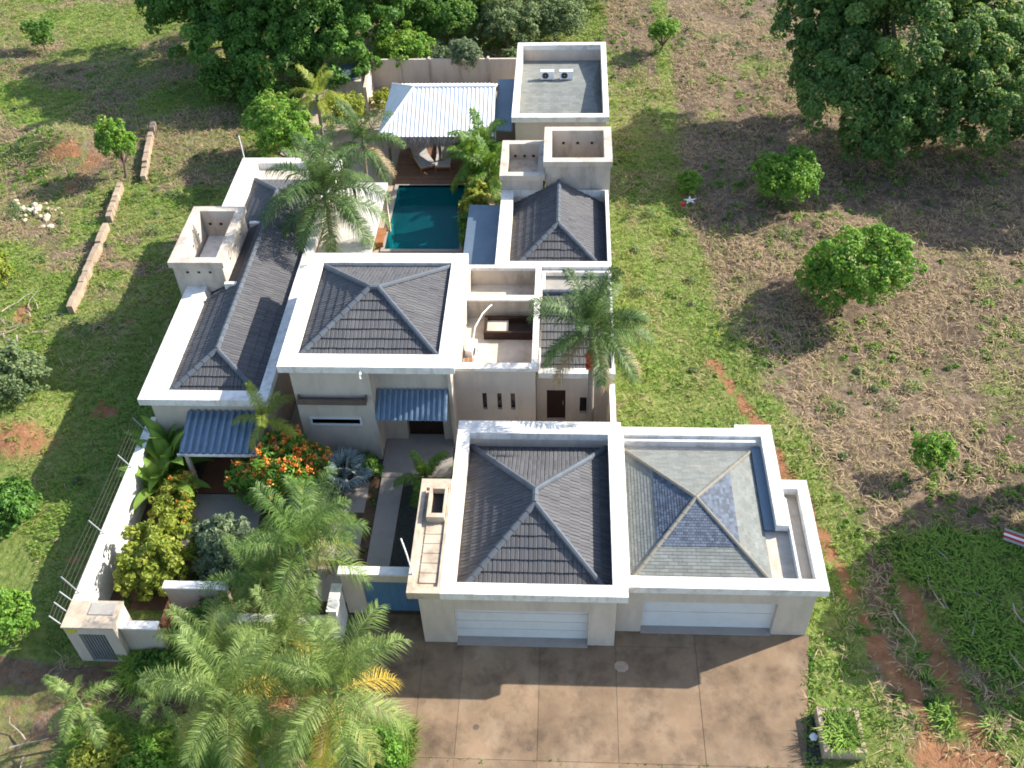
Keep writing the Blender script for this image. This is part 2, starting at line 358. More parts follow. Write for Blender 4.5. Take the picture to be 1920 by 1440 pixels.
def gz(x, y):
    x = np.asarray(x, float); y = np.asarray(y, float)
    flat = np.clip(inbox(x, y, -19.3, 3.3, 19, 65.5, .8)+inbox(x, y, -19, 10.2, 12, 30, .8), 0, 1)
    z = .5*(fbm(x, y, 9, 3)-.5)+.34*(fbm(x, y, 1.9, 9)-.5)
    for (cx, cy, h, rx, ry) in ((-32.6, 56.6, 1.3, 3.2, 1.9), (-26.0, 31.6, .7, 2.0, 2.2), (-21.1, 20.2, .75, 1.25, 1.2), (16, 22.5, .5, 2.6, 3), (-35, 47, .5, 4, 3), (15, 47.5, .35, 3, 1.5)):
        z = z+h*np.exp(-(((x-cx)/rx)**2+((y-cy)/ry)**2)**1.3)
    far = np.clip((np.hypot(x, y-40)-70)/100, 0, 1)
    return z*(1-flat)*(1-far)-.02*flat
def polyline_d(x, y, pts):
    d = np.full(np.shape(x), 1e9)
    for (ax, ay), (bx, by) in zip(pts[:-1], pts[1:]):
        t = np.clip(((x-ax)*(bx-ax)+(y-ay)*(by-ay))/((bx-ax)**2+(by-ay)**2), 0, 1); d = np.minimum(d, np.hypot(x-ax-t*(bx-ax), y-ay-t*(by-ay)))
    return d
PATH = [(7.2, 36.5), (8.3, 33.8), (9.2, 31.0), (10.3, 27.6), (10.9, 25.2), (11.4, 22.9), (12.1, 20.6), (12.8, 18.6), (13.2, 16.4), (13.4, 12)]
PATH2 = [(13.4, 23.6), (13.6, 21.4), (14.2, 19.4), (14.6, 17.2), (14.2, 15.0)]
def cover(x, y):
    """ground cover: green (0..1) and bare red soil (0..1)"""
    n1 = fbm(x, y, 4.5, 21); n2 = fbm(x, y, 1.3, 33); n3 = fbm(x, y, 11, 47)
    xb = np.interp(y, [10, 15, 22, 26, 30, 33, 38, 43, 50, 58, 66, 90], [14, 13, 11.8, 12.2, 11.2, 9.9, 8.8, 8.2, 7.0, 6.4, 6.0, 6.5])
    lush = 1-sst(-1.0, 1.3, x-xb+(n1-.5)*5)
    right = lush*.95+(1-lush)*(.08+.30*sst(.56, .72, n1)+.32*sst(.6, .75, n2))
    right = right-.5*np.exp(-(((x-3.7)/.9)**2+((y-48.3)/1.3)**2))-.4*np.exp(-(((x-5.2)/.9)**2+((y-45.6)/1.1)**2))-.25*sst(.55, .7, n2)*lush
    right = np.maximum(right, inbox(x, y, 13.0, 22, 17.2, 26.2, 1.0)*(.25+.95*sst(.38, .58, n2)))
    right = np.where((y > 50) & (x < 6), np.minimum(right, .45+.4*n2), right)
    right = np.maximum(right, .85*np.exp(-((x-6.6-(y-60)*.03)/.8)**2)*(y > 50))
    left = .46+.75*sst(.38, .58, n1)*.9-.22*sst(.5, .66, n2)
    left = np.maximum(left, inbox(x, y, -25.5, -18, 18.5, 41, 1)*(.55+.5*n2))
    left = left-.45*inbox(x, y, -26.5, -21.5, 38, 49, 1.2)*sst(.35, .6, n2)
    g = np.where(x > 2.6, right, left)
    g = np.where(y > 65, np.where(x > 3, .12+.45*sst(.55, .7, n1), .35+.6*sst(.35, .65, n1)), g)
    g = np.where((y > 50), np.maximum(g, .85*np.exp(-((x-6.6-(y-60)*.03)/.7)**2)), g)
    front = (y < 19.6) & (x < -4.9)
    g = np.where(front, np.where((y < 16.9) & (x > -17.2), .95, .12), g)
    g = np.where((x < -16.9) & (y < 18.6) & (x > -27), np.where(n1 > .62, .5, .05), g)
    soil = .95*(1-sst(.12, .5, polyline_d(x, y, PATH)+(n2-.5)*.8))+.8*(1-sst(.2, .6, polyline_d(x, y, PATH2)+(n2-.5)*.8))
    soil = np.maximum(soil, .8*inbox(x, y, 11.8, 15.5, 13, 17.4, .8)*sst(.35, .55, n2))
    soil = np.maximum(soil, np.where((y < 19.3) & (x < -5), .36, 0))
    soil = np.maximum(soil, .8*np.exp(-(((x+31.6)/2.6)**2+((y-54.9)/1.2)**2))*sst(.3, .55, n2)); soil = np.maximum(soil, .85*np.exp(-(((x+25.2)/2)**2+((y-30.6)/1.2)**2)))
    soil = np.maximum(soil, .7*sst(.72, .80, fbm(x, y, 2.2, 71))*(x < 3))
    soil = np.maximum(soil, .75*inbox(x, y, -33.5, -30.0, 50.5, 54.5, 1)*sst(.4, .55, n2))
    return np.clip(g, 0, 1), np.clip(soil, 0, 1)
POOL = (-10.2, -6.0, 45.65, 52.1)
def axis(lo, hi, step, outer, extra):
    a = list(np.arange(lo, hi+.01, step)); d = step; p = lo
    while p > -outer: d *= 1.5; p -= d; a.append(p)
    d = step; p = hi
    while p < outer: d *= 1.5; p += d; a.append(p)
    a = sorted(a); a = [v for v in a if all(abs(v-e) > .2 for e in extra)]+list(extra)
    return np.array(sorted(a))
gx = axis(-48, 42, .42, 700, POOL[:2]); gy = axis(10, 90, .42, 700, POOL[2:])
X, Y = np.meshgrid(gx, gy); Z = gz(X, Y)
nx, ny = len(gx), len(gy); ii, jj = np.meshgrid(np.arange(nx-1), np.arange(ny-1)); k0 = (jj*nx+ii).ravel()
cxm = ((gx[:-1]+gx[1:])/2)[None, :].repeat(ny-1, 0).ravel(); cym = ((gy[:-1]+gy[1:])/2)[:, None].repeat(nx-1, 1).ravel()
keep = ~((cxm > POOL[0]) & (cxm < POOL[1]) & (cym > POOL[2]) & (cym < POOL[3])); k0 = k0[keep]
gm = bpy.data.materials.new('ground_cover'); gm.use_nodes = True
def ground_material(m):
    nt = m.node_tree; N = nt.nodes; L = nt.links; b = N['Principled BSDF']; geo = N.new('ShaderNodeNewGeometry')
    def noise(s, d=6, r=.65):
        n = N.new('ShaderNodeTexNoise'); n.inputs['Scale'].default_value = s; n.inputs['Detail'].default_value = d; n.inputs['Roughness'].default_value = r; L.new(geo.outputs['Position'], n.inputs['Vector']); return n.outputs[0]
    def ramp(src, st):
        c = N.new('ShaderNodeValToRGB'); e = c.color_ramp.elements
        while len(e) < len(st): e.new(.5)
        for el, (p, col) in zip(e, st): el.position = p; el.color = (*col, 1)
        L.new(src, c.inputs[0]); return c.outputs[0]
    def mix(f, a, c):
        x = N.new('ShaderNodeMix'); x.data_type = 'RGBA'; L.new(f, x.inputs[0]); L.new(a, x.inputs[6]); L.new(c, x.inputs[7]); return x.outputs[2]
    def fac(attr, ns, k):
        a = N.new('ShaderNodeAttribute'); a.attribute_name = attr
        n = N.new('ShaderNodeMath'); n.operation = 'SUBTRACT'; L.new(ns, n.inputs[0]); n.inputs[1].default_value = .5
        mm = N.new('ShaderNodeMath'); mm.operation = 'MULTIPLY_ADD'; L.new(n.outputs[0], mm.inputs[0]); mm.inputs[1].default_value = k; L.new(a.outputs['Fac'], mm.inputs[2])
        r = N.new('ShaderNodeMapRange'); r.inputs[1].default_value = .3; r.inputs[2].default_value = .65; L.new(mm.outputs[0], r.inputs[0]); return r.outputs[0]
    straw = ramp(noise(2.6, 9, .78), [(.28, (.075, .055, .036)), (.45, (.155, .112, .076)), (.6, (.25, .192, .14)), (.75, (.35, .285, .215))])
    green = ramp(noise(3.5), [(.28, (.065, .1, .024)), (.5, (.15, .2, .05)), (.68, (.245, .26, .09)), (.82, (.28, .225, .125))])
    soil = ramp(noise(2.5), [(.3, (.21, .10, .052)), (.6, (.32, .165, .085)), (.8, (.38, .235, .14))])
    lf = N.new('ShaderNodeMapRange'); lf.inputs[1].default_value = .35; lf.inputs[2].default_value = .65; lf.inputs[3].default_value = .62; lf.inputs[4].default_value = 1.12; L.new(noise(.22, 6, .7), lf.inputs[0])
    sv = N.new('ShaderNodeVectorMath'); sv.operation = 'SCALE'; L.new(straw, sv.inputs[0]); L.new(lf.outputs[0], sv.inputs['Scale']); straw = sv.outputs[0]
    c = mix(fac('green', noise(2.2), 1.1), straw, green); c = mix(fac('soil', noise(3), .7), c, soil)
    L.new(c, b.inputs['Base Color']); b.inputs['Roughness'].default_value = 1; b.inputs['Specular IOR Level'].default_value = .1
    bp = N.new('ShaderNodeBump'); bp.inputs['Strength'].default_value = .9; bp.inputs['Distance'].default_value = .12; L.new(noise(7, 8, .7), bp.inputs['Height']); L.new(bp.outputs[0], b.inputs['Normal'])
ground_material(gm)
me = mesh_np('ground', np.stack([X.ravel(), Y.ravel(), Z.ravel()], 1), np.stack([k0, k0+1, k0+nx+1, k0+nx], 1), gm, smooth=True)
g_, s_ = cover(X.ravel(), Y.ravel())
for nm, arr in (('green', g_), ('soil', s_)):
    a = me.attributes.new(nm, 'FLOAT', 'POINT'); a.data.foreach_set('value', arr.astype(np.float32))
obj('ground', me, kind='structure')

def structure(name, mb, m, parent=None): return mb.build(name, M[m], parent, kind=None if parent else 'structure')
# driveway of separate concrete bays
drive = structure('driveway', MB().prism([(-8.25, 15.0), (8.2, 15.0), (9.35, 21.36), (-8.25, 21.95)], -.06, .042), 'concrete')
xs = [-8.2, -5.25, -3.75, -.85, 2.0, 5.0]
for a, b in zip(xs[:-1], xs[1:]):
    MB().prism([(a+.008, 16.12), (b-.008, 16.12), (b-.008, 20.68 if a > -5.3 else 21.9), (a+.008, 20.68 if a > -5.3 else 21.9)], .02, .055).build('slab', M['concrete'], drive)
    MB().prism([(a+.008, 14.4), (b-.008, 14.4), (b-.008, 16.08), (a+.008, 16.08)], .02, .05).build('slab', M['concrete'], drive)
MB().prism([(2.02, 20.72), (4.98, 20.72), (4.98, 21.34), (2.02, 21.34)], .02, .055).build('slab', M['concrete'], drive)
MB().prism([(5.02, 16.12), (8.37, 16.12), (9.30, 21.34), (5.02, 21.34)], .02, .055).build('slab', M['concrete'], drive)
MB().prism([(5.02, 14.4), (8.08, 14.4), (8.36, 16.08), (5.02, 16.08)], .02, .05).build('slab', M['concrete'], drive)

# courtyard, yard and passage floors
structure('courtyard', MB().box(-18.2, -5.3, 21.9, 30.2, -.05, .03), 'soil')
yard = structure('yard_paving', MB().frame((-18.3, -3.0, 37.2, 64.4), POOL, -.05, .04), 'sandpave')
structure('entry_passage', MB().box(-4.85, 2.15, 28.9, 33, -.05, .04), 'paving')
structure('side_passage', MB().box(-12.85, -11.45, 29.5, 42, -.04, .045), 'paving')

# ------------------------------------------------------------------ buildings
def window(parent, x0, x1, z0, z1, y, frame=None, fw=.06, m='glass'):
    w = MB().frame2(x0, x1, z0, z1, y, fw) if frame else None
    p = box('window', m, parent, x0, x1, y, y+.03, z0, z1)
    if frame:
        f = MB()
        f.box(x0-fw, x1+fw, y-.25, y+.02, z1, z1+fw); f.box(x0-fw, x1+fw, y-.25, y+.02, z0-fw, z0)
        f.box(x0-fw, x0, y-.25, y+.02, z0, z1); f.box(x1, x1+fw, y-.25, y+.02, z0, z1)
        f.build('frame', M[frame], p)
    return p
MB.frame2 = lambda s, *a: None

# living block, the tall one in the middle
h = thing('living_block', 'tall beige living block with white parapet and square dark tiled hip roof beside the pool', 'house', (-8.15, 33.5, 0))
wb = facade(30.0, -11.45, -8.14, 0, 5.66, [(-10.95, -8.85, 2.36, 2.66)], .25)
wb.box(-11.45, -8.14, 30.32, 31.7, 0, 5.66).box(-8.14, -4.98, 30.9, 31.7, 3.2, 5.66).box(-11.45, -4.85, 31.7, 37.1, 0, 5.68).box(-4.98, -4.84, 30.75, 31.7, 0, 5.66)
wb.box(-8.14, -7.1, 31.2, 31.7, 0, 3.2).box(-5.45, -4.98, 31.2, 31.7, 0, 3.2).box(-7.1, -5.45, 31.2, 31.7, 2.25, 3.2)
wb.build('wall', M['plaster'], h)
window(h, -10.95, -8.85, 2.36, 2.66, 30.2, 'door_white', .09)
MB().box(-11.3, -8.35, 29.62, 30.0, 3.86, 3.95).box(-11.3, -8.35, 29.62, 29.68, 3.95, 4.14).box(-11.3, -11.24, 29.68, 30.0, 3.95, 4.14).box(-8.41, -8.35, 29.68, 30.0, 3.95, 4.14).build('planter_ledge', M['concrete_dark'], h)
d = box('entrance_door', 'doorwood', h, -7.05, -5.5, 31.55, 31.62, .12, 2.2)
box('door_handle', 'steel', d, -5.72, -5.68, 31.49, 31.56, 1.0, 1.3)
box('door_step', 'paving', h, -8.1, -5.0, 28.9, 31.5, .04, .12)
MB().frame((-11.8, -4.5, 29.7, 37.4), (-11.1, -5.2, 30.5, 36.68), 5.65, 6.0).build('parapet', M['white'], h)
P, LN = hip(-11.08, -5.22, 30.52, 36.66, 5.74, (-8.36, 33.55, 7.0), (-8.0, 33.55, 7.0))
roof = base_slopes(P, h); lay(roof, P, .33, .45, ROMAN, 'tile', 'tile'); caps(roof, LN)
MB().box(-11.15, -11.08, 30.5, 36.7, 5.66, 5.86).build('gutter', M['dark'], h)
MB().tube([(-8.35, 29.72, 5.8), (-8.35, 29.5, 5.78), (-8.35, 29.45, 5.6)], .05).build('rain_spout', M['white_plastic'], h)

# left wing
h = thing('bedroom_wing', 'long low wing on the left with white parapet and long dark tiled hip roof', 'house', (-15.6, 40, 0))
MB().box(-17.9, -12.9, 30.05, 48.7, 0, 3.64).build('wall', M['plaster'], h)
MB().frame((-18.2, -12.6, 29.7, 48.9), (-17.22, -13.06, 30.3, 48.35), 3.65, 4.0).build('parapet', M['white'], h)
MB().quad((-17.2, 30.32, 3.3), (-13.08, 30.32, 3.3), (-13.08, 48.3, 3.3), (-17.2, 48.3, 3.3)).build('roof_deck', M['flatroof'], h)
MB().frame((-17.215, -13.065, 30.305, 48.345), (-17.19, -13.09, 30.33, 48.32), 3.29, 3.7).build('inner_upstand', M['white'], h)
P, LN = hip(-17.18, -13.1, 30.34, 47.2, 3.6, (-15.2, 32.15, 4.62), (-15.2, 44.6, 4.62))
roof = base_slopes(P, h); lay(roof, P, .33, .45, ROMAN, 'tile', 'tile', holes=[(-19, -15.75, 37.1, 42.2)]); caps(roof, LN)
MB().box(-16.15, -15.5, 36.95, 37.15, 3.7, 4.5).build('upstand', M['white'], h); MB().box(-16.15, -15.6, 42.0, 42.2, 3.7, 4.42).build('upstand', M['white'], h)
MB().box(-16.14, -15.7, 37.16, 41.99, 3.7, 3.9).build('valley_deck', M['flatroof'], h)
# tank tower on the left wing
def tank_box(name, label, x0, x1, y0, y1, zf, zt, zb, t, m, side_holes, lip=.12):
    h = thing(name, label, 'tank enclosure', ((x0+x1)/2, (y0+y1)/2, zb))
    b = MB(); i, o = (x0+t, x1-t, y0+t, y1-t), (x0, x1, y0, y1)
    b.frame(o, i, zb, zt-.32)
    b.frame((x0-lip, x1+lip, y0-lip, y1+lip), i, zt-.32, zt)
    b.build('wall', M[m], h)
    box('floor', 'plaster_dirty', h, i[0]-.01, i[1]+.01, i[2]-.01, i[3]+.01, zb+.02, zf)
    n = 3
    for k in range(n):
        cx = x0+(x1-x0)*(k+1.2)/(n+1.4)
        if side_holes: box('weep_hole', 'dark', h, cx-.07, cx+.07, y0-.004, y0+.04, zt-.72, zt-.6)
        box('weep_hole', 'dark', h, cx-.07, cx+.07, i[3]-.04, i[3]+.004, zt-.82, zt-.7)
        cy = y0+(y1-y0)*(k+1.2)/(n+1.4)
        box('weep_hole', 'dark', h, i[0]-.04, i[0]+.004, cy-.07, cy+.07, zt-.82, zt-.7)
        if side_holes: box('weep_hole', 'dark', h, x1-.04, x1+.004, cy-.06, cy+.06, zt-.8, zt-.68)
    return h
tank_box('tank_tower', 'weathered open topped tank tower rising from the long left wing', -18.6, -16.2, 37.4, 41.8, 3.2, 5.5, 0, .3, 'plaster_dirty', True)
tank_box('tank_tower', 'larger taller open topped box behind the right hip roof, next to a smaller one', -1.15, 2.3, 46.5, 49.9, 2.4, 5.25, 0, .32, 'plaster_dirty', False, .1)
tank_box('tank_tower', 'smaller lower open topped box beside the larger one near the pool plants', -3.5, -1.27, 46.35, 49.75, 3.55, 4.5, 0, .28, 'plaster_dirty', False, .1)

# service block with the open roof terrace
h = thing('service_block', 'beige service block with three slit windows and an open walled roof terrace', 'house', (-3, 34.5, 0))
W3 = [(-3.66, -3.46, 1.57, 2.61), (-3.0, -2.8, 1.57, 2.61), (-2.4, -2.2, 1.57, 2.61)]
b = facade(31.7, -4.84, -1.3, 0, 4.02, W3, .22)
b.box(-4.84, -1.3, 31.95, 39.5, 0, 3.02)
b.box(-4.84, -1.3, 31.72, 31.95, 3.02, 4.02)
b.build('wall', M['plaster'], h)
for w in W3: window(h, *w, 31.86)
MB().frame((-4.84, -1.18, 31.6, 38.9), (-4.6, -1.45, 31.98, 38.65), 4.025, 4.2).build('parapet', M['white'], h)
MB().box(-4.84, -4.6, 31.96, 38.9, 3.02, 4.03).box(-1.45, -1.3, 31.96, 38.9, 3.02, 4.03).box(-4.6, -1.45, 38.65, 38.9, 3.02, 4.03).build('parapet_wall', M['plaster_dirty'], h)
MB().box(-4.6, -1.45, 36.3, 36.55, 3.02, 4.1).build('cross_wall', M['plaster_dirty'], h)
MB().box(-4.6, -1.45, 36.24, 36.62, 4.1, 4.19).build('coping', M['white'], h)
MB().quad((-4.6, 31.96, 3.06), (-1.45, 31.96, 3.06), (-1.45, 36.3, 3.06), (-4.6, 36.3, 3.06)).quad((-4.6, 36.55, 3.2), (-1.45, 36.55, 3.2), (-1.45, 38.65, 3.2), (-4.6, 38.65, 3.2)).build('terrace_floor', M['flatpale'], h)
# skylight hatch on the terrace
sk = thing('roof_hatch', 'dark framed open roof hatch on the walled terrace', 'hatch', (-2.6, 35.3, 3.06))
MB().frame((-3.75, -1.5, 34.75, 35.95), (-3.62, -1.63, 34.87, 35.83), 3.06, 3.5).build('frame', M['doorwood'], sk)
box('panel', 'flatpale', sk, -3.62, -2.65, 34.87, 35.83, 3.07, 3.3); box('timber', 'doorwood', sk, -2.62, -1.63, 35.2, 35.83, 3.07, 3.2); box('pit', 'dark', sk, -2.62, -1.63, 34.87, 35.18, 3.066, 3.1)
def condenser(x, y, z, label, rz=0, group=None):
    t = thing('air_conditioner', label, 'air conditioner', (x, y, z), group); t.rotation_euler.z = rz
    MB().box(-.42, .42, -.16, .16, .08, .62).build('casing', M['white_plastic'], t, world=False)
    b = MB(); n = 14
    b.v += [(-.12+.21*math.cos(2*math.pi*k/n), -.168, .35+.21*math.sin(2*math.pi*k/n)) for k in range(n)]; b.f.append(tuple(range(n))); b.build('fan_grille', M['dark'], t, world=False)
    b = MB()
    for a in range(4):
        c, s = math.cos(a*math.pi/4), math.sin(a*math.pi/4); b.box(-.12-.2*abs(c)-.008, -.12+.2*abs(c)+.008, -.176, -.17, .35-.2*abs(s)-.008, .35+.2*abs(s)+.008) if a in (0, 2) else None
    b.build('guard', M['steel'], t, world=False)
    for sx in (-.33, .33): MB().box(sx-.04, sx+.04, -.2, .2, 0, .08).build('foot', M['steel'], t, world=False)
    return t
condenser(-4.22, 33.7, 3.06, 'white air conditioner on the walled terrace beside the living block', 1.35)
MB().tube([(-4.2, 34.1, 3.5), (-4.1, 34.6, 3.95), (-3.8, 35.3, 4.15), (-3.5, 35.9, 4.1), (-3.4, 36.3, 3.9)], .035, 6).build('hose', M['white_plastic'])
tag(bpy.data.objects['hose'], 'curved white pipe rising from the terrace air conditioner', 'pipe')
# small water drum / shadowed cans beside it
t = thing('wooden_crate', 'dark wooden slatted crate beside the terrace air conditioner', 'crate', (-4.3, 32.9, 3.06))
for k in range(5): box('slat', 'wood' if k % 2 else 'block', t, -4.56+k*.1, -4.48+k*.1, 32.55, 33.15, 3.06, 3.4)

# entry block
h = thing('entry_block', 'low beige entry block with dark wooden door and tiled lean roof beside tall palm', 'house', (.4, 35, 0))
b = facade(32.5, -1.28, 2.13, 0, 3.12, [(-.82, .03, .1, 2.05), (.68, 1.0, .57, 1.61)], .25)
b.box(-1.28, 2.13, 32.76, 39.55, 0, 3.0).build('wall', M['plaster'], h)
d = box('door', 'doorwood', h, -.82, .03, 32.66, 32.74, .1, 2.05); box('handle', 'steel', d, -.1, -.06, 32.6, 32.67, 1, 1.25)
window(h, .68, 1.0, .57, 1.61, 32.68)
MB().frame((-1.17, 2.2, 32.15, 37.6), (-1.1, 2.05, 32.5, 37.3), 3.13, 3.42).build('parapet', M['white'], h)
MB().frame((-1.17, 2.2, 37.62, 39.58), (-1.0, 2.05, 37.7, 39.4), 3.13, 3.38).build('parapet', M['white'], h)
MB().quad((-1.0, 37.6, 3.05), (2.05, 37.6, 3.05), (2.05, 39.5, 3.05), (-1.0, 39.5, 3.05)).build('flat_roof', M['flatroof'], h)
P = [[(-1.1, 32.52, 3.1), (2.05, 32.52, 3.1), (2.05, 36.9, 4.05), (-1.1, 36.9, 4.05)]]
MB().quad((-1.1, 36.9, 4.05), (2.05, 36.9, 4.05), (2.05, 37.3, 3.1), (-1.1, 37.3, 3.1)).build('roof_back', M['tile_base'], h)
roof = base_slopes(P, h); lay(roof, P, .33, .45, ROMAN, 'tile', 'tile'); caps(roof, [((-1.1, 36.92, 4.07), (2.05, 36.92, 4.07))])

# right bedroom wing
h = thing('guest_wing', 'low wing at the right edge, its dark hip roof before the tank boxes', 'house', (-.6, 43, 0))
MB().box(-3.2, 2.1, 39.9, 46.3, 0, 2.65).frame((-3.2, 2.1, 39.9, 46.3), (-2.87, 2.06, 40.04, 46.29), 2.652, 3.15).build('wall', M['plaster'], h)
MB().frame((-3.5, 2.22, 39.6, 46.34), (-2.86, 2.05, 40.05, 46.3), 3.155, 3.55).build('parapet', M['white'], h)
P, LN = hip(-2.84, 2.03, 40.07, 49.0, 2.7, (-.42, 42.4, 4.1), (-.42, 46.9, 4.1))
P = [P[0], [P[1][0], (2.03, 46.29, 2.7), (-.42, 46.29, 4.1), P[1][3]], [(-2.84, 46.29, 2.7), P[3][1], P[3][2], (-.42, 46.29, 4.1)]]
roof = base_slopes(P, h); lay(roof, P, .33, .45, ROMAN, 'tile', 'tile'); caps(roof, [LN[0], LN[1], (LN[4][0], (-.42, 46.28, 4.1))])

# flat outbuilding at the back right
h = thing('back_outbuilding', 'square outbuilding at the back with deep parapet around a low grey shingled roof', 'outbuilding', (-.4, 58.5, 0))
MB().box(-3.1, 2.3, 53.85, 63.1, 0, 2.7).build('wall', M['plaster'], h)
MB().frame((-3.1, 2.3, 53.85, 63.1), (-2.95, 2.12, 54.05, 62.9), 2.7, 3.46).build('parapet_wall', M['plaster'], h)
MB().frame((-3.3, 2.45, 53.6, 63.3), (-2.95, 2.12, 54.05, 62.9), 3.465, 3.8).build('parapet', M['white_dirty'], h)
P = [[(-2.95, 54.06, 2.72), (2.1, 54.06, 2.72), (1.5, 58.9, 3.12), (-2.95, 58.9, 3.12)], [(2.1, 54.06, 2.72), (2.1, 62.88, 2.72), (1.5, 58.9, 3.12)], [(2.1, 62.88, 2.72), (-2.95, 62.88, 2.72), (-2.95, 58.9, 3.12), (1.5, 58.9, 3.12)]]
roof = base_slopes(P, h, 'shingle'); lay(roof, P, .45, .24, FLAT, 'shingle', 'shingle', lift=.004, joined=True, stagger=.5)
condenser(-1.3, 59.7, 3.03, 'left of two white air conditioners on the flat grey outbuilding roof', 0, 'air conditioners on the outbuilding roof')
condenser(-.1, 59.7, 3.03, 'right of two white air conditioners on the flat grey outbuilding roof', 0, 'air conditioners on the outbuilding roof')

# lean-to sheet roofs
def corrugated(p00, p10, p01, p11, period, amp, name, m, parent, thick=.01, steep=.3):
    """sheet with ribs running from edge p00-p10 to p01-p11"""
    p00, p10, p01, p11 = [Vector(p) for p in (p00, p10, p01, p11)]
    w = (p10-p00).length; n = max(2, round(w/period)); nrm = (p10-p00).cross(p01-p00).normalized(); b = MB(); prof = []
    for k in range(n):
        for f, hh in ((0, 0), (.5-steep/2-.1, 0), (.5-.1, 1), (.5+.1+steep/2, 1), (.5+steep+.1, 0)): prof.append(((k+f)/n, hh*amp))
    prof.append((1, 0)); rows = 7
    for r in range(rows):
        t = r/(rows-1)
        for f, hh in prof:
            b.v.append(tuple((p00+(p10-p00)*f)*(1-t)+(p01+(p11-p01)*f)*t+nrm*hh))
    k = len(prof)
    for r in range(rows-1):
        for i in range(k-1): b.f.append((r*k+i, r*k+i+1, (r+1)*k+i+1, (r+1)*k+i))
    return b.build(name, M[m], parent)
h = thing('lean_to_roof', 'plain blue grey sheet roof between the pool and the right hip roofed wing', 'lean-to', (-4.4, 43.5, 0))
MB().prism([(-5.3, 40.6), (-3.5, 40.6), (-3.5, 46.3), (-5.3, 46.3)], 2.55, 2.62).build('sheet', M['bluesheet'], h)
for y in (40.8, 46.1): MB().tube([(-5.2, y, 0), (-5.2, y, 2.55)], .05).build('post', M['white_plastic'], h)
h = thing('lean_to_roof', 'narrow blue grey sheet roof between the white pavilion and the back outbuilding', 'lean-to', (-3.9, 57, 0))
MB().prism([(-4.45, 53.8), (-3.32, 53.8), (-3.32, 60.2), (-4.45, 60.2)], 2.75, 2.82).build('sheet', M['bluesheet'], h)
for y in (54, 60): MB().tube([(-4.35, y, 0), (-4.35, y, 2.75)], .05).build('post', M['white_plastic'], h)

# pavilion with white sheets over thatch
h = thing('pavilion', 'open pavilion with white ribbed sheet roof over shaggy thatch behind the pool', 'pavilion', (-7.8, 57, 0))
fl, fr, br, bl, r0, r1 = (-11.35, 53.7, 2.5), (-4.4, 53.7, 2.5), (-4.4, 60.2, 2.5), (-11.35, 60.2, 2.5), (-9.45, 56.95, 4.0), (-4.4, 56.95, 4.0)
def sheet_slope(P, period, amp, name, m, parent):
    O, e, u, n, q = slope_frame(P); b = MB(); smin, smax = min(p[0] for p in q), max(p[0] for p in q); hp = []
    for i in range(len(q)):
        (x0, y0), (x1, y1) = q[i], q[(i+1) % len(q)]; hp.append(((y1-y0), -(x1-x0), (y1-y0)*x0-(x1-x0)*y0))
    tm = max(p[1] for p in q); N = round((smax-smin)/period); pw = (smax-smin)/N
    for k in range(N):
        pr = [(0, 0), (.3, 0), (.42, 1), (.62, 1), (.74, 0), (1, 0)]
        for (a, ha), (c, hc) in zip(pr[:-1], pr[1:]):
            sa, sb = smin+(k+a)*pw, smin+(k+c)*pw; poly = [(sa, -.05), (sb, -.05), (sb, tm), (sa, tm)]
            for hh in hp[1:]: poly = clip(poly, *hh)
            if area(poly) < 1e-4: continue
            b.quad(*[tuple(O+e*s+u*t+n*(.03+amp*(ha+(hc-ha)*(s-sa)/(sb-sa)))) for s, t in poly])
    return b.build(name, M[m], parent)
P = [[fl, fr, r1, r0], [br, bl, r0, r1], [bl, fl, r0]]
for p in P: sheet_slope(p, .26, .035, 'roof_sheet', 'whitesheet', h)
b = MB().quad(*[tuple(Vector(v)-Vector((0, 0, .06))) for v in (fl, fr, r1, r0)]).quad(*[tuple(Vector(v)-Vector((0, 0, .06))) for v in (br, bl, r0, r1)]).quad(*[tuple(Vector(v)-Vector((0, 0, .06))) for v in (bl, fl, r0)]); b.build('thatch_roof', M['thatch'], h)
caps(h, [(fl, r0), (bl, r0), (r0, r1)], 'whitesheet', .07, .05, 'ridge_flashing')
rng = random.Random(5); b = MB()
for k in range(2200):
    side = rng.random()
    if side < .65: x, y, dx, dy = rng.uniform(-11.3, -4.45), 53.72+rng.uniform(-.08, .2), rng.gauss(0, .07), -rng.uniform(.02, .22)
    else: x, y, dx, dy = -11.33+rng.uniform(-.05, .15), rng.uniform(53.8, 60.1), -rng.uniform(.02, .2), rng.gauss(0, .07)
    L = rng.uniform(.25, .75); w = rng.uniform(.02, .05); z = 2.47
    b.quad((x-w, y, z), (x+w, y, z), (x+dx+w*.3, y+dy, z-L), (x+dx-w*.3, y+dy, z-L))
b.build('thatch_fringe', M['thatch'], h, kind='stuff')
for x, y in ((-10.9, 54.2), (-7.8, 54.2), (-4.7, 54.2), (-10.9, 59.7), (-4.7, 59.7)): MB().tube([(x, y, 0), (x, y, 2.55)], .09, 8).build('post', M['bark'], h)
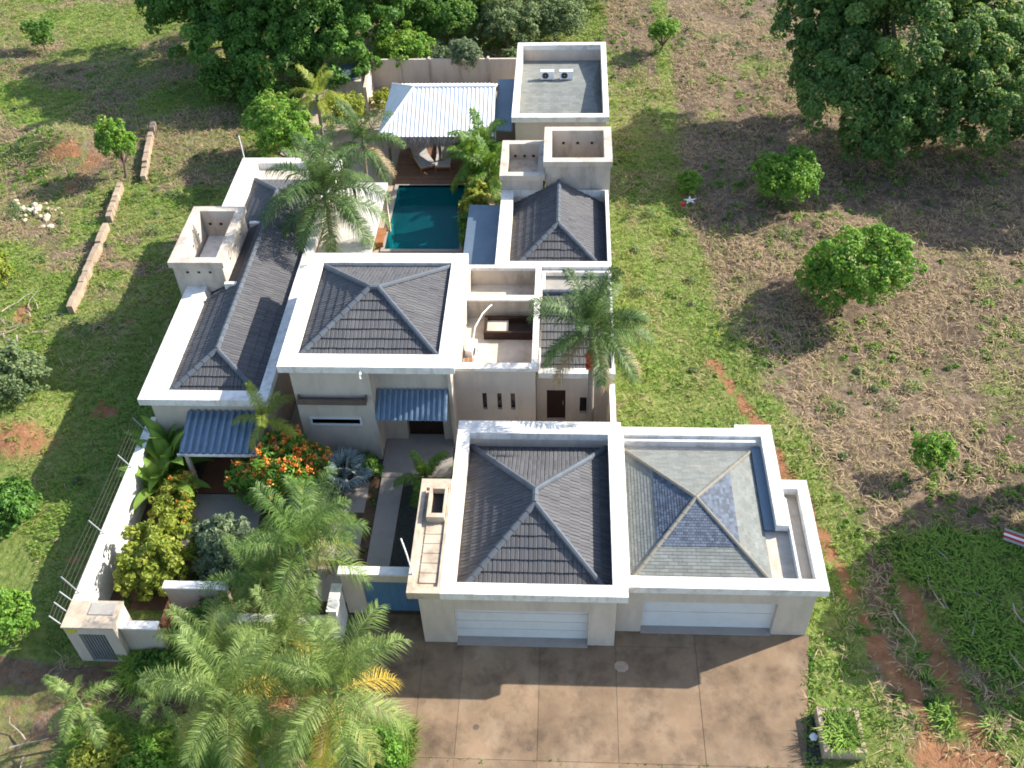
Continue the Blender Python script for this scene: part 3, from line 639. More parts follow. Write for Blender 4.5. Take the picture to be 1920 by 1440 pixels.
def daybed(x, y, rz, label):
    t = thing('daybed', label, 'daybed', (x, y, .12), 'daybeds under the pavilion'); t.rotation_euler.z = rz
    MB().box(-.5, .5, -1.0, 1.0, .22, .3).build('frame', M['wood'], t, world=False)
    MB().box(-.47, .47, -.97, .35, .3, .42).build('mattress', M['grey_cloth'], t, world=False)
    b = MB(); b.quad((-.47, .36, .3), (.47, .36, .3), (.47, .36, .42), (-.47, .36, .42)); b.quad((-.47, .36, .42), (.47, .36, .42), (.47, 1.0, .85), (-.47, 1.0, .85)); b.quad((-.47, .36, .3), (-.47, 1.0, .72), (.47, 1.0, .72), (.47, .36, .3)); b.quad((-.47, 1, .72), (-.47, 1, .85), (.47, 1, .85), (.47, 1, .72)); b.build('backrest', M['grey_cloth'], t, world=False)
    for sx in (-.45, .45):
        for sy in (-.9, .9): MB().box(sx-.03, sx+.03, sy-.03, sy+.03, 0, .22).build('leg', M['wood'], t, world=False)
daybed(-8.95, 54.55, .45, 'skewed grey daybed poking out from under the white pavilion roof')
daybed(-7.65, 54.6, .02, 'straight grey daybed under the white pavilion roof beside the palm clump')

# pool, deck and terrace roof
pool = thing('swimming_pool', 'dark teal rectangular swimming pool behind the living block', 'pool', (-8.1, 48.9, 0))
x0, x1, y0, y1 = POOL; b = MB(); zb = -1.4
b.quad((x0, y0, zb), (x1, y0, zb), (x1, y1, zb), (x0, y1, zb)); b.quad((x0, y0, zb), (x0, y1, zb), (x0, y1, .1), (x0, y0, .1)); b.quad((x1, y0, zb), (x1, y0, .1), (x1, y1, .1), (x1, y1, zb)); b.quad((x0, y1, zb), (x1, y1, zb), (x1, y1, .1), (x0, y1, .1)); b.quad((x0, y0, zb), (x0, y0, .1), (x1, y0, .1), (x1, y0, zb))
b.build('basin', M['basin'], pool)
MB().frame((x0-.22, x1+.22, y0-.22, y1+.1), (x0, x1, y0, y1), .042, .12).build('coping', M['paving'], pool)
wm = bpy.data.materials.new('pool_water'); wm.use_nodes = True; N = wm.node_tree.nodes; L = wm.node_tree.links; pb = N['Principled BSDF']
pb.inputs['Base Color'].default_value = (.003, .085, .10, 1); pb.inputs['Roughness'].default_value = .06; pb.inputs['IOR'].default_value = 1.33
wt = N.new('ShaderNodeTexNoise'); wt.inputs['Scale'].default_value = 2.5; wt.inputs['Detail'].default_value = 3; wgeo = N.new('ShaderNodeNewGeometry'); L.new(wgeo.outputs['Position'], wt.inputs['Vector'])
wbp = N.new('ShaderNodeBump'); wbp.inputs['Strength'].default_value = .25; wbp.inputs['Distance'].default_value = .05; L.new(wt.outputs[0], wbp.inputs['Height']); L.new(wbp.outputs[0], pb.inputs['Normal'])
wtr = N.new('ShaderNodeBsdfTransparent'); wtr.inputs[0].default_value = (.14, .72, .72, 1); wmx = N.new('ShaderNodeMixShader'); wmx.inputs[0].default_value = .6
L.new(pb.outputs[0], wmx.inputs[1]); L.new(wtr.outputs[0], wmx.inputs[2]); L.new(wmx.outputs[0], N['Material Output'].inputs[0])
MB().quad((x0, y0, -.02), (x1, y0, -.02), (x1, y1, -.02), (x0, y1, -.02)).build('water', wm, pool)
dk = thing('timber_deck', 'brown timber deck between the pool and the white pavilion', 'deck', (-8, 54, 0))
MB().box(-10.6, -5.0, 52.22, 57, .0, .07).build('joists', M['dark'], dk)
b = MB()
for k in range(40): b.box(-10.6, -5.0, 52.22+k*.12, 52.22+k*.12+.11, .072, .115)
b.build('planks', M['deck'], dk, kind='stuff')
tr = thing('terrace_roof', 'pale flat concrete slab roof left of the pool, half hidden by a palm', 'canopy', (-11.3, 44.7, 0))
MB().box(-12.75, -9.98, 41.4, 47.9, 2.86, 3.02).build('slab', M['slabpale'], tr)
for x, y in ((-10.2, 41.8), (-10.2, 47.5), (-12.5, 47.5)): MB().box(x-.12, x+.12, y-.12, y+.12, 0, 2.86).build('column', M['plaster'], tr)
for (x, y, w, lab) in ((-10.5, 46.45, .45, 'orange brown wooden bench at the left edge of the pool'),):
    t = thing('bench', lab, 'bench', (x, y, .04)); box('seat', 'wood', t, x-.25, x+.25, y-.7, y+.7, .4, .48)
    for s in (-.6, .6): box('leg', 'wood', t, x-.22, x+.22, y+s-.04, y+s+.04, .04, .4)

# ------------------------------------------------------------------ garages
def sectional_door(parent, x0, x1, z0, z1, y, n=4):
    d = MB().box(x0-.05, x1+.05, y+.05, y+.1, z0, z1).build('garage_door', M['dark'], parent)
    hgt = (z1-z0)/n
    for k in range(n): MB().box(x0, x1, y, y+.05, z0+k*hgt+.012, z0+(k+1)*hgt-.012).build('panel', M['door_white'], d)
h = thing('garage', 'left double garage with dark tiled hip roof and white ribbed door', 'garage', (-1.7, 24.8, 0))
b = facade(20.73, -5.25, 1.95, 0, 3.24, [(-4.02, .95, 0, 2.27)], .35)
b.prism([(-5.25, 21.14), (1.95, 21.14), (1.95, 28.75), (-4.2, 28.75), (-4.2, 25.7), (-5.25, 25.7)], 0, 2.68).box(-5.25, -3.93, 21.14, 25.7, 2.69, 3.22).box(-4.2, -3.93, 25.7, 28.75, 2.69, 3.22).box(1.8, 1.95, 21.14, 28.75, 2.69, 3.22).build('wall', M['plaster'], h)
sectional_door(h, -4.02, .95, .06, 2.27, 21.0)
MB().box(-4.02, .95, 20.6, 21.0, .0, .075).build('threshold', M['paving'], h)
MB().frame((-4.4, 2.32, 20.5, 29.05), (-3.9, 1.78, 21.0, 28.35), 3.25, 3.62).build('parapet', M['white'], h)
MB().box(-4.2, 1.95, 28.36, 28.95, 2.7, 3.248).build('back_wall', M['plaster'], h)
P, LN = hip(-3.88, 1.76, 21.02, 28.33, 3.12, (-1.1, 24.1, 4.5), (-1.1, 24.75, 4.5))
P, LN = hip(-3.84, 1.76, 21.02, 28.33, 2.74, (-1.08, 24.05, 4.36), (-1.08, 24.7, 4.36))
roof = base_slopes(P, h); lay(roof, P, .33, .45, ROMAN, 'tile', 'tile'); caps(roof, LN)
MB().box(-5.6, -4.405, 20.5, 25.85, 3.25, 3.5).build('side_slab', M['slabtop'], h)
b = MB().frame((-5.6, -4.41, 20.5, 25.85), (-5.38, -4.5, 20.78, 25.4), 3.5, 3.62); b.build('side_parapet', M['slabtop'], h)
sk = MB().frame((-5.2, -4.52, 23.75, 25.3), (-5.08, -4.6, 23.95, 25.15), 3.505, 3.86).build('roof_vent', M['slabtop'], h); box('opening', 'dark', sk, -5.08, -4.6, 23.95, 25.15, 3.502, 3.56)
for k in range(6):
    box('roof_block', 'slabtop', h, -5.2, -4.56, 21.0+k*.44, 21.0+k*.44+.41, 3.502, 3.545)

h = thing('garage', 'right double garage with grey shingled pyramid roof and plain white door', 'garage', (5.6, 25, 0))
b = facade(21.38, 2.02, 9.2, 0, 3.1, [(2.97, 7.9, 0, 2.07)], .35)
b.prism([(2.02, 21.8), (9.2, 21.8), (9.2, 26.0), (8.2, 26.0), (8.2, 28.7), (2.02, 28.7)], 0, 2.95).build('wall', M['plaster'], h)
sectional_door(h, 2.97, 7.9, .1, 2.07, 21.62, 2)
MB().box(2.97, 7.9, 21.3, 21.62, .0, .11).build('threshold', M['paving'], h)
outer = [(2.325, 21.05), (9.48, 21.05), (9.55, 26.25), (8.48, 26.25), (8.5, 29.2), (6.95, 29.2), (6.95, 28.98), (2.325, 28.98)]
b = MB().box(2.325, 9.46, 21.05, 21.55, 3.105, 3.45).box(2.325, 2.42, 21.55, 28.5, 3.105, 3.45).box(2.325, 8.0, 28.5, 28.95, 3.105, 3.45).box(8.0, 8.48, 21.55+2.4, 29.15, 3.105, 3.45).box(7.0, 8.0, 28.95, 29.15, 3.105, 3.45).box(8.48, 9.46, 25.75, 26.2, 3.105, 3.45).box(9.05, 9.46, 21.55, 25.75, 3.105, 3.45)
b.build('parapet', M['white_dirty'], h)
MB().box(2.42, 8.0, 28.3, 28.5, 2.9, 3.3).build('gutter_wall', M['white_dirty'], h)
MB().quad((2.42, 21.55, 2.96), (9.05, 21.55, 2.96), (9.05, 25.75, 2.96), (2.42, 25.75, 2.96)).quad((2.42, 25.75, 2.96), (8.0, 25.75, 2.96), (8.0, 28.5, 2.96), (2.42, 28.5, 2.96)).build('roof_deck', M['flatpale'], h)
MB().box(8.5, 8.58, 21.6, 25.4, 2.97, 3.3).build('upstand', M['white_plastic'], h)
MB().box(7.6, 8.0, 24.0, 28.2, 3.0, 3.12).build('box_gutter', M['bluesheet'], h)
a0, a1, c0, c1, AP = 2.44, 7.6, 21.58, 28.05, (4.98, 24.65, 4.15)
P = [[(a0, c0, 3.02), (a1, c0, 3.02), AP], [(a1, c0, 3.02), (a1, c1, 3.02), AP], [(a1, c1, 3.02), (a0, c1, 3.02), AP], [(a0, c1, 3.02), (a0, c0, 3.02), AP]]
roof = base_slopes(P, h, 'shingle'); lay(roof, P, .34, .13, FLAT, 'shingle', 'shingle', lift=.012, joined=True, stagger=.5)
def shrink(P, f, up=.02):
    O, e, u, n, q = slope_frame(P); A = Vector(P[2]); return [tuple(A+(Vector(p)-A)*f+n*up) for p in P]
for i in (0, 1, 3):
    lay(roof, [shrink(P[i], .58)], .14, .11, FLAT, 'slate', 'slate', lift=.012, joined=True, stagger=.5, seed=i)
caps(roof, [(P[i][0], AP) for i in range(4)], 'hipcap', .075, .02, 'hip_cap')

# ------------------------------------------------------------------ canopies
h = thing('canopy', 'blue ribbed sheet canopy over the front entrance between two fins', 'canopy', (-6.5, 30, 2.8))
corrugated((-8.1, 29.72, 2.85), (-5.02, 29.72, 2.85), (-8.1, 30.88, 3.62), (-5.02, 30.88, 3.62), .24, .11, 'sheet', 'bluecorr', h)
h = thing('canopy', 'blue and white striped ribbed sheet canopy on a white frame in the left courtyard', 'canopy', (-14.6, 29.3, 0))
corrugated((-16.35, 28.05, 2.42), (-12.95, 28.05, 2.42), (-16.35, 30.03, 3.0), (-12.95, 30.03, 3.0), .31, .13, 'sheet', 'bluecorr', h)
MB().box(-16.4, -12.85, 27.97, 28.05, 2.34, 2.44).build('edge_beam', M['white'], h)
for x, y in ((-16.1, 28.2), (-12.95, 28.2)): MB().box(x-.08, x+.08, y-.08, y+.08, .03, 2.4).build('post', M['plaster'], h)
tp = structure('terracotta_patio', MB().box(-16.1, -12.4, 27.85, 30.5, .0, .09), 'terracotta')
structure('courtyard_slab', MB().box(-16.1, -13.0, 25.0, 27.8, .0, .07), 'paving')
for (a, b_, c, d_) in ((-10.2, -8.55, 26.9, 28.6), (-10.1, -8.45, 24.4, 26.35), (-10.0, -8.4, 22.4, 24.1)): structure('paving_slab', MB().box(a, b_, c, d_, .0, .09), 'paving')
structure('garden_walk', MB().prism([(-8.05, 22.3), (-7.1, 22.3), (-7.05, 29.4), (-8.05, 29.4)], .0, .09), 'paving')
structure('gravel_bed', MB().box(-7.0, -5.35, 22.3, 28.7, .0, .06), 'gravel')

# ------------------------------------------------------------------ boundary walls and gates
w = thing('boundary_wall', 'long white plastered boundary wall along the left of the courtyard', 'wall', (-18.3, 25.5, 0))
MB().box(-18.4, -18.15, 20.75, 30.55, 0, 2.05).build('wall', M['white_dirty'], w); MB().box(-18.46, -18.09, 20.75, 30.2, 2.052, 2.14).build('coping', M['white'], w)
w = thing('gatehouse', 'small weathered gate lodge with slatted steel gate at the lower left corner', 'gatehouse', (-17.3, 20, 0))
b = facade(19.58, -18.3, -16.4, 0, 2.3, [(-17.85, -16.85, 0, 1.88)], .2); b.box(-18.3, -17.85, 19.78, 20.7, 0, 2.3).box(-16.85, -16.4, 19.78, 20.7, 0, 2.3).box(-17.85, -16.85, 19.78, 20.7, 1.88, 2.3); b.build('wall', M['plaster'], w)
MB().box(-18.34, -16.36, 19.54, 20.72, 2.303, 2.38).build('roof_slab', M['slabtop'], w)
MB().box(-17.5, -16.55, 20.1, 20.6, 2.384, 2.41).build('roof_sheet', M['flatroof'], w)
g = MB().box(-17.85, -17.8, 19.62, 19.67, .05, 1.85).box(-16.9, -16.85, 19.62, 19.67, .05, 1.85).box(-17.8, -16.9, 19.62, 19.67, 1.8, 1.85).box(-17.8, -16.9, 19.62, 19.67, .05, .1).build('gate', M['steel'], w)
for k in range(8): MB().box(-17.77+k*.11, -17.71+k*.11, 19.6, 19.66, .1, 1.8).build('slat', M['steel'], g)
box('backing', 'dark', w, -17.85, -16.85, 19.75, 19.78, 0, 1.88)
MB().box(-18.24, -17.85, 19.56, 19.58, 2.0, 2.2).build('sign_plate', M['yellow'], w)
def wall(label, x0, x1, y0, y1, z, m='plaster', cap='white_dirty', name='garden_wall', cat='wall'):
    t = thing(name, label, cat, ((x0+x1)/2, (y0+y1)/2, 0)); box('wall', m, t, x0, x1, y0, y1, 0, z); box('coping', cap, t, x0-.05, x1+.05, y0-.05, y1+.05, z+.002, z+.08); return t
wall('beige garden wall joining the right side of the gate lodge', -16.38, -15.0, 19.85, 20.1, 1.9)
wall('beige garden wall behind the gap with the brown door', -15.3, -12.9, 21.75, 22.0, 1.75)
wall('low beige planter wall in front of the courtyard palms', -13.1, -8.75, 20.55, 20.8, 1.45)
wall('short white return wall running back to the blue gate', -8.72, -8.42, 20.7, 21.85, 2.0, 'white_dirty', 'white')
d = thing('garden_door', 'open rust brown garden door beside the gate lodge wall', 'door', (-14.9, 20.9, 0)); box('leaf', 'terracotta', d, -14.98, -14.9, 20.15, 21.15, .05, 1.8)
w = thing('gate_wall', 'beige wall with pale coping framing the blue driveway gate', 'wall', (-7, 22, 0))
b = facade(21.95, -8.4, -5.26, 0, 2.62, [(-7.62, -5.45, 0, 2.15)], .25); b.build('wall', M['plaster'], w); MB().box(-8.46, -5.62, 21.88, 22.26, 2.622, 2.72).build('coping', M['white_dirty'], w)
g = thing('driveway_gate', 'blue boarded sheet gate beside the left garage', 'gate', (-6.5, 22.1, 0))
MB().box(-7.6, -5.47, 22.12, 22.15, .06, 2.12).build('backing', M['gate'], g)
for k in range(19): MB().box(-7.6+k*.112, -7.6+k*.112+.1, 22.07, 22.12, .06, 2.12).build('board', M['gate'], g)
wall('thin beige side wall between the garage and the entry block', 2.02, 2.17, 29.2, 32.45, 2.4)
w = thing('back_wall', 'grey beige panelled boundary wall across the back behind the pavilion', 'wall', (-8.5, 64.6, 0))
for k in range(5):
    xa = -13.5+k*2.02; box('panel', 'plaster', w, xa+.06, xa+1.96, 64.45, 64.6, 0, 2.1); box('pier', 'plaster_dirty', w, xa-.08, xa+.06, 64.36, 64.68, 0, 2.2)
w = thing('back_wall', 'short tan wall angling from the back corner beside the dark sheet shed', 'wall', (-13.6, 63, 0))
MB().prism([(-13.65, 64.3), (-13.45, 64.3), (-13.25, 60.8), (-13.45, 60.8)], 0, 2.0).build('wall', M['plaster_dirty'], w)
s = thing('garden_shed', 'small tan corner shed with dark grey tilted sheet roof under the big tree', 'shed', (-15.2, 62, 0))
MB().box(-15.9, -13.7, 62.0, 63.4, 0, 1.8).build('wall', M['plaster_dirty'], s)
MB().quad((-16.1, 61.3, 2.05), (-14.1, 61.7, 2.15), (-14.4, 63.3, 2.45), (-16.1, 62.9, 2.4)).quad((-16.1, 61.3, 2.0), (-16.1, 62.9, 2.35), (-14.4, 63.3, 2.4), (-14.1, 61.7, 2.1)).build('roof_sheet', M['bluesheet'], s)
# electric fence on the left wall
f = thing('electric_fence', 'slanted steel fence posts with strands of wire along the left boundary wall', 'fence', (-18.4, 25, 2.1))
fp = []
for (y, hgt) in ((19.7, .7), (20.25, .75), (20.75, .7), (21.2, 1.0), (24.0, .8), (27.5, .75), (29.6, .8)):
    a = Vector((-18.28, y, 2.1)); c = a+Vector((-.42, .05, hgt)); MB().tube([a, c], .03, 6).build('post', M['steel'], f); fp.append((a, c))
for k in range(5):
    t = .25+k*.18; MB().tube([tuple(a+(c-a)*t) for a, c in fp], .009, 4).build('wire', M['doorwood' if k % 2 else 'dark'], f)
for (x, y, z0, z1, lean, lab) in ((-5.45, 21.3, 3.62, 5.0, (-.35, .55), 'thin white rod leaning on the weathered garage side slab'), (-18.35, 49.5, 3.5, 4.9, (-.1, .25), 'thin bent pole on the back left corner of the long wing')):
    o = MB().tube([(x, y, z0), (x+lean[0]*.5, y+lean[1]*.6, z0+(z1-z0)*.5), (x+lean[0], y+lean[1], z1)], .03, 6).build('pole', M['white_plastic']); tag(o, lab, 'pole')

# ------------------------------------------------------------------ vegetation
def unit(v): return v/np.maximum(np.linalg.norm(v, axis=-1, keepdims=True), 1e-9)
def leaf_quads(P, Nn, length, width, rs, fold=.25):
    """kite shaped leaves: centres P, normals Nn -> V (n*4,3), F (n*2,3)"""
    n = len(P); r = unit(rs.normal(size=(n, 3))); a = unit(np.cross(Nn, r)); b = np.cross(Nn, a)
    L = (length*(.7+.6*rs.rand(n)))[:, None]; W = (width*(.7+.6*rs.rand(n)))[:, None]
    tip = P+a*L*.5-Nn*L*.12; tail = P-a*L*.5-Nn*L*.05; l = P+b*W*.5+Nn*W*fold; q = P-b*W*.5+Nn*W*fold
    V = np.stack([tail, l, tip, q], 1).reshape(-1, 3); k = np.arange(n)*4
    F = np.concatenate([np.stack([k, k+2, k+1], 1), np.stack([k, k+3, k+2], 1)])
    return V, F
def crown_points(rs, blobs, n, up=.35, shell=.35):
    """points over many small clumps that sit on the given ellipsoids (cx,cy,cz,rx,ry,rz)"""
    P, Nn, T = [], [], []
    vol = np.array([b[3]*b[4]+b[3]*b[5] for b in blobs]); share = np.maximum(1, (n*vol/vol.sum()).astype(int))
    for b, m in zip(blobs, share):
        c, r = np.array(b[:3]), np.array(b[3:6]); rm = r.mean(); rc = np.clip(rm*.24, .15, .85)
        nc = max(8, int(9.5*(rm/rc)**2*.36)); d = unit(rs.normal(size=(nc, 3))); d[:, 2] = np.where(d[:, 2] < -.45, -d[:, 2], d[:, 2]); d = unit(d)
        rad = 1-shell*rs.rand(nc)**1.4; wob = .8+.42*rs.rand(nc)
        cc = c+d*r*(rad*wob)[:, None]
        k = rs.randint(0, nc, m); dd = unit(rs.normal(size=(m, 3))+d[k]*.75+np.array([0, 0, up])); rr = rc*(.62+.75*rs.rand(nc))[k]*(1-.35*rs.rand(m)**2)
        P.append(cc[k]+dd*rr[:, None]*np.array([1, 1, .8])); Nn.append(unit(dd+.8*rs.normal(size=(m, 3))*.6+np.array([0, 0, .35])))
        tc = rs.rand(nc); T.append(np.clip(.18+.42*tc[k]+.3*rs.rand(m)+.12*np.clip(dd[:, 2], 0, 1), 0, 1))  # upward leaves of each clump get a lighter tint, top light put into colour
    return np.concatenate(P), np.concatenate(Nn), np.concatenate(T)
def tree(name, label, cat, x, y, blobs, n, leaf, m, seed, trunk_r=.2, group=None, blossoms=None, z0=None, stems=1, bark='bark', wr=.5, part='crown'):
    rs = np.random.RandomState(seed); z0 = float(gz(x, y)) if z0 is None else z0
    t = thing(name, label, cat, (x, y, z0), group)
    P, Nn, T = crown_points(rs, blobs, n); ok = P[:, 2] > .06; P, Nn, T = P[ok], Nn[ok], T[ok]
    T = np.where(rs.rand(len(T)) < .03, 1., T); leaf = leaf*(.75+.5*rs.rand(len(P)))
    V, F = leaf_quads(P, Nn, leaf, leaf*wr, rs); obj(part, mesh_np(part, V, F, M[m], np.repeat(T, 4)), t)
    b = MB(); rng = random.Random(seed)
    bl = sorted(blobs, key=lambda q: -q[3]); top = Vector(bl[0][:3])*.85
    for s in range(stems):
        o = Vector((rng.uniform(-.1, .1), rng.uniform(-.1, .1), 0))*stems; mid = top*.45+Vector((rng.uniform(-.2, .2), rng.uniform(-.2, .2), 0))
        b.tube([o-Vector((0, 0, .15)), o*.5+mid*.5, mid, top], [trunk_r, trunk_r*.8, trunk_r*.65, trunk_r*.3], 7)
        for q in blobs[:9]:
            c = Vector(q[:3]); 
            for k in range(2):
                e = c+Vector((rng.uniform(-.5, .5)*q[3], rng.uniform(-.5, .5)*q[4], rng.uniform(0, .4)*q[5])); b.tube([mid*.9, mid*.35+e*.65+Vector((0, 0, -.1)), e], [trunk_r*.45, trunk_r*.25, trunk_r*.08], 5)
    b.build('trunk', M[bark], t, world=False)
    if blossoms:
        bm, cnt, size = blossoms; up = np.where(Nn[:, 2] > -.2)[0]; up = up[np.argsort(-(P[up, 2]+rs.rand(len(up))*2.6))][:len(up)//3]; pick = rs.choice(up, cnt, replace=False); VV, FF, TT = [], [], []
        cen = P[pick]+Nn[pick]*.06; q = np.repeat(cen, 14, 0)+rs.normal(size=(cnt*14, 3))*size*.5
        V, F = leaf_quads(q, unit(rs.normal(size=q.shape)+np.array([0, 0, .8])), size*.8, size*.6, rs); obj('blossom', mesh_np('blossom', V, F, M[bm], np.repeat(rs.rand(len(q)), 4)), t, kind='stuff')
    return t
def blob_set(rs, R, H, n, base=.35, squash=.8):
    """a lumpy crown of radius R between base*H and H"""
    c = H*(1+base)/2; out = [(0, 0, c, R*.72, R*.72, H*(1-base)/2*.85)]
    for k in range(n):
        a = 2*math.pi*(k+rs.rand()*.6)/n; d = R*(.42+.22*rs.rand()); r = R*(.36+.16*rs.rand()); out.append((d*math.cos(a), d*math.sin(a), c+(rs.rand()-.5)*H*(1-base)*.5, r, r, r*squash))
    return out

# --- palm fronds
def frond_mesh(name, m, L, elev, droop, leaflet, n, seed, plume=.5, width=.045, yellow=0.):
    rs = np.random.RandomState(seed); K = 14; pts = []; a = math.radians(elev); p = np.zeros(3); st = L/K
    side = rs.normal()*.05
    for k in range(K+1):
        pts.append(p.copy()); f = k/K; p = p+st*np.array([math.cos(a), side*f, math.sin(a)]); a -= math.radians(droop)/K*(.4+1.2*f)
    pts = np.array(pts); V, F, T = [], [], []
    def add(vs, fs, t):
        i = len(V); V.extend([tuple(v) for v in vs]); F.extend([tuple(i+j for j in f) for f in fs]); T.extend([t]*len(vs))
    for k in range(K):      # rachis, a thin three sided stalk
        w0, w1 = .035*(1-k/K)+.006, .035*(1-(k+1)/K)+.006; A, B = pts[k], pts[k+1]; u = np.array([0, 0, 1.])
        add([A+[0, w0, 0], A-[0, w0, 0], A-u*w0*1.2, B+[0, w1, 0], B-[0, w1, 0], B-u*w1*1.2], [(0, 3, 4), (0, 4, 1), (1, 4, 5), (1, 5, 2), (2, 5, 3), (2, 3, 0)], .72)
    for k in range(n):
        f = .12+.88*(k+.5)/n; x = f*K; i = min(int(x), K-1); c = pts[i]*(1-(x-i))+pts[i+1]*(x-i); d = pts[i+1]-pts[i]; d = d/np.linalg.norm(d)
        up = np.array([-d[2], 0, d[0]]); up = up/np.linalg.norm(up); sd = np.cross(up, d); ll = leaflet*(math.sin(math.pi*(.12+.80*f))**.6)*(.85+.3*rs.rand())
        for s in (-1, 1):
            o = s*sd*(1)+up*(plume*(rs.rand()*1.4-.5)+.15)+d*(.45+.5*f); o = o/np.linalg.norm(o)
            mid = c+o*ll*.55; tip = c+o*ll-np.array([0, 0, 1])*ll*(.3+.5*rs.rand()); w = width*(.8+.4*rs.rand()); wv = d*w
            t = np.clip(.12+.7*rs.rand()+yellow, 0, 1)
            add([c-wv*.4, c+wv*.4, mid+wv*.6, mid-wv*.6, tip], [(0, 1, 2), (0, 2, 3), (3, 2, 4)], t)
    return mesh_np(name, np.array(V), np.array(F), M[m], np.array(T))
_fronds = {}
def frond_kit(kind):
    if kind in _fronds: return _fronds[kind]
    P = {'queen': ('queen', 2.6, .66, 92, 1.2, .019), 'sun': ('palepalm', 2.5, .66, 92, 1.2, .019), 'tall': ('tallpalm', 2.9, .66, 86, .8, .03), 'areca': ('banana', 2.1, .55, 34, .25, .055), 'yellowpalm': ('lime', 2.3, .55, 56, .6, .034), 'young': ('palepalm', 1.9, .46, 56, .8, .03)}[kind]
    out = []; dead = {'queen': 'strawfrond', 'sun': 'yellowfrond', 'tall': 'strawfrond'}.get(kind, P[0])
    for j, (el, dr) in enumerate(((78, 55), (58, 75), (38, 85), (15, 80), (-8, 65), (-30, 45))):
        out.append([frond_mesh('frond', (dead if (j == 5 and s) else P[0]), P[1], el, dr, P[2], P[3], 100*j+s+len(kind), P[4], P[5], (.30 if j == 5 else (.06 if j == 4 else 0))) for s in range(2)])
    _fronds[kind] = out; return out
def palm(label, x, y, h, kind, nf, seed, scale=1., lean=(0, 0), r=.11, name='palm_tree', group=None, fruit=False, skirt=1, trunk='palmbark'):
    rng = random.Random(seed); z0 = float(gz(x, y)); t = thing(name, label, 'palm tree', (x, y, z0), group); K = frond_kit(kind)
    top = Vector((lean[0], lean[1], h))
    MB().tube([(0, 0, -.1), (lean[0]*.25, lean[1]*.25, h*.35), (lean[0]*.6, lean[1]*.6, h*.7), tuple(top)], [r*1.5, r*1.05, r, r*.85], 8).build('trunk', M[trunk], t, smooth=True, world=False)
    MB().tube([tuple(top-Vector((0, 0, .05))), tuple(top+Vector((0, 0, .3))), tuple(top+Vector((0, 0, .55)))], [r*1.25, r*1.0, r*.3], 8).build('crownshaft', M['olive'] if kind != 'sun' else M['olive'], t, smooth=True, world=False, tint=[.7]*24)
    for k in range(nf):
        f = k/max(1, nf-1); lv = min(5 if skirt else 4, int(f*(6 if skirt else 5))); me = K[lv][rng.randrange(2)]
        o = bpy.data.objects.new('frond', me); COL.objects.link(o); o.parent = t; s = scale*rng.uniform(.86, 1.12)
        o.matrix_local = Matrix.Translation(top+Vector((0, 0, .28-.3*f))) @ Matrix.Rotation(k*2.39996+rng.uniform(-.35, .35), 4, 'Z') @ Matrix.Rotation(rng.uniform(-.12, .12), 4, 'X') @ Matrix.Rotation(rng.uniform(-.15, .15), 4, 'Y') @ Matrix.Scale(s, 4)
    if fruit:
        for q in range(2):
            b = MB()
            for k in range(60): 
                a = rng.uniform(0, 6.28); p = top+Vector((.34*(1 if q else -.3)+rng.gauss(0, .08), -.5+rng.gauss(0, .08), -.7-rng.random()*.75)); e = .055; b.box(p.x-e, p.x+e, p.y-e, p.y+e, p.z-e, p.z+e)
            b.build('fruit_bunch', M['redfruit'], t, world=False)
    return t
# palms
palm('tall palm with red fruit bunches in front of the entry block', 1.15, 31.5, 6.3, 'tall', 25, 1, .98, (-.05, .1), .13, fruit=True)
palm('tall palm rising beside the pale slab roof left of the pool', -12.35, 42.9, 5.6, 'tall', 28, 2, 1.2, (.25, -.3), .14)
palm('dark green palm left of the white pavilion roof', -12.1, 52.0, 3.1, 'tall', 14, 3, .95, (.2, -.3), .1)
palm('yellow green palm near the back corner shed', -15.6, 56.6, 3.6, 'yellowpalm', 13, 4, .95, (.2, -.2), .1)
palm('largest feathery palm in the middle of the front courtyard', -9.75, 22.3, 3.9, 'queen', 18, 5, 1.15, (.1, -.3), .14)
palm('feathery palm with thick trunk in the front garden left of another leaning one', -11.5, 15.7, 3.6, 'sun', 18, 6, 1.12, (.55, .55), .17)
palm('leaning feathery palm with yellowing fronds in the front garden beside the driveway', -8.6, 15.9, 3.7, 'sun', 19, 7, 1.18, (1.2, .65), .12)
palm('thin young palm nearest the lower left corner of the front garden', -16.3, 16.5, 1.9, 'young', 6, 8, .85, (-.5, .35), .05, skirt=0)
palm('small young palm on a thin stem by the sandy front path', -13.7, 16.9, 1.5, 'young', 7, 9, .62, (-.35, .2), .045, skirt=0)
palm('slim palm in front of the left ribbed canopy and white parapet', -12.75, 29.0, 3.3, 'yellowpalm', 9, 10, .72, (.0, .2), .12)
palm('short bright palm beside the door step of the front entrance', -5.95, 28.2, .7, 'areca', 9, 11, .72, (0, 0), .07, skirt=0)
palm('feathery palm low behind the courtyard planter wall', -11.6, 21.9, 2.2, 'queen', 14, 12, .85, (.1, -.2), .1)
palm('feathery palm bending over the paved slabs beside the garden walk', -10.4, 24.6, 2.1, 'queen', 13, 13, .8, (.3, .2), .1)
palm('feathery palm against the low planter wall, left of the driveway gate', -10.1, 19.3, 2.3, 'sun', 15, 30, .95, (.1, -.1), .1)
palm('feathery palm between the planter wall and the sandy path', -12.3, 18.8, 2.1, 'sun', 15, 31, .95, (-.1, -.1), .1)
palm('feathery palm in the long grass between the two larger front palms', -10.2, 15.2, 1.8, 'queen', 14, 32, .85, (0, .2), .1)
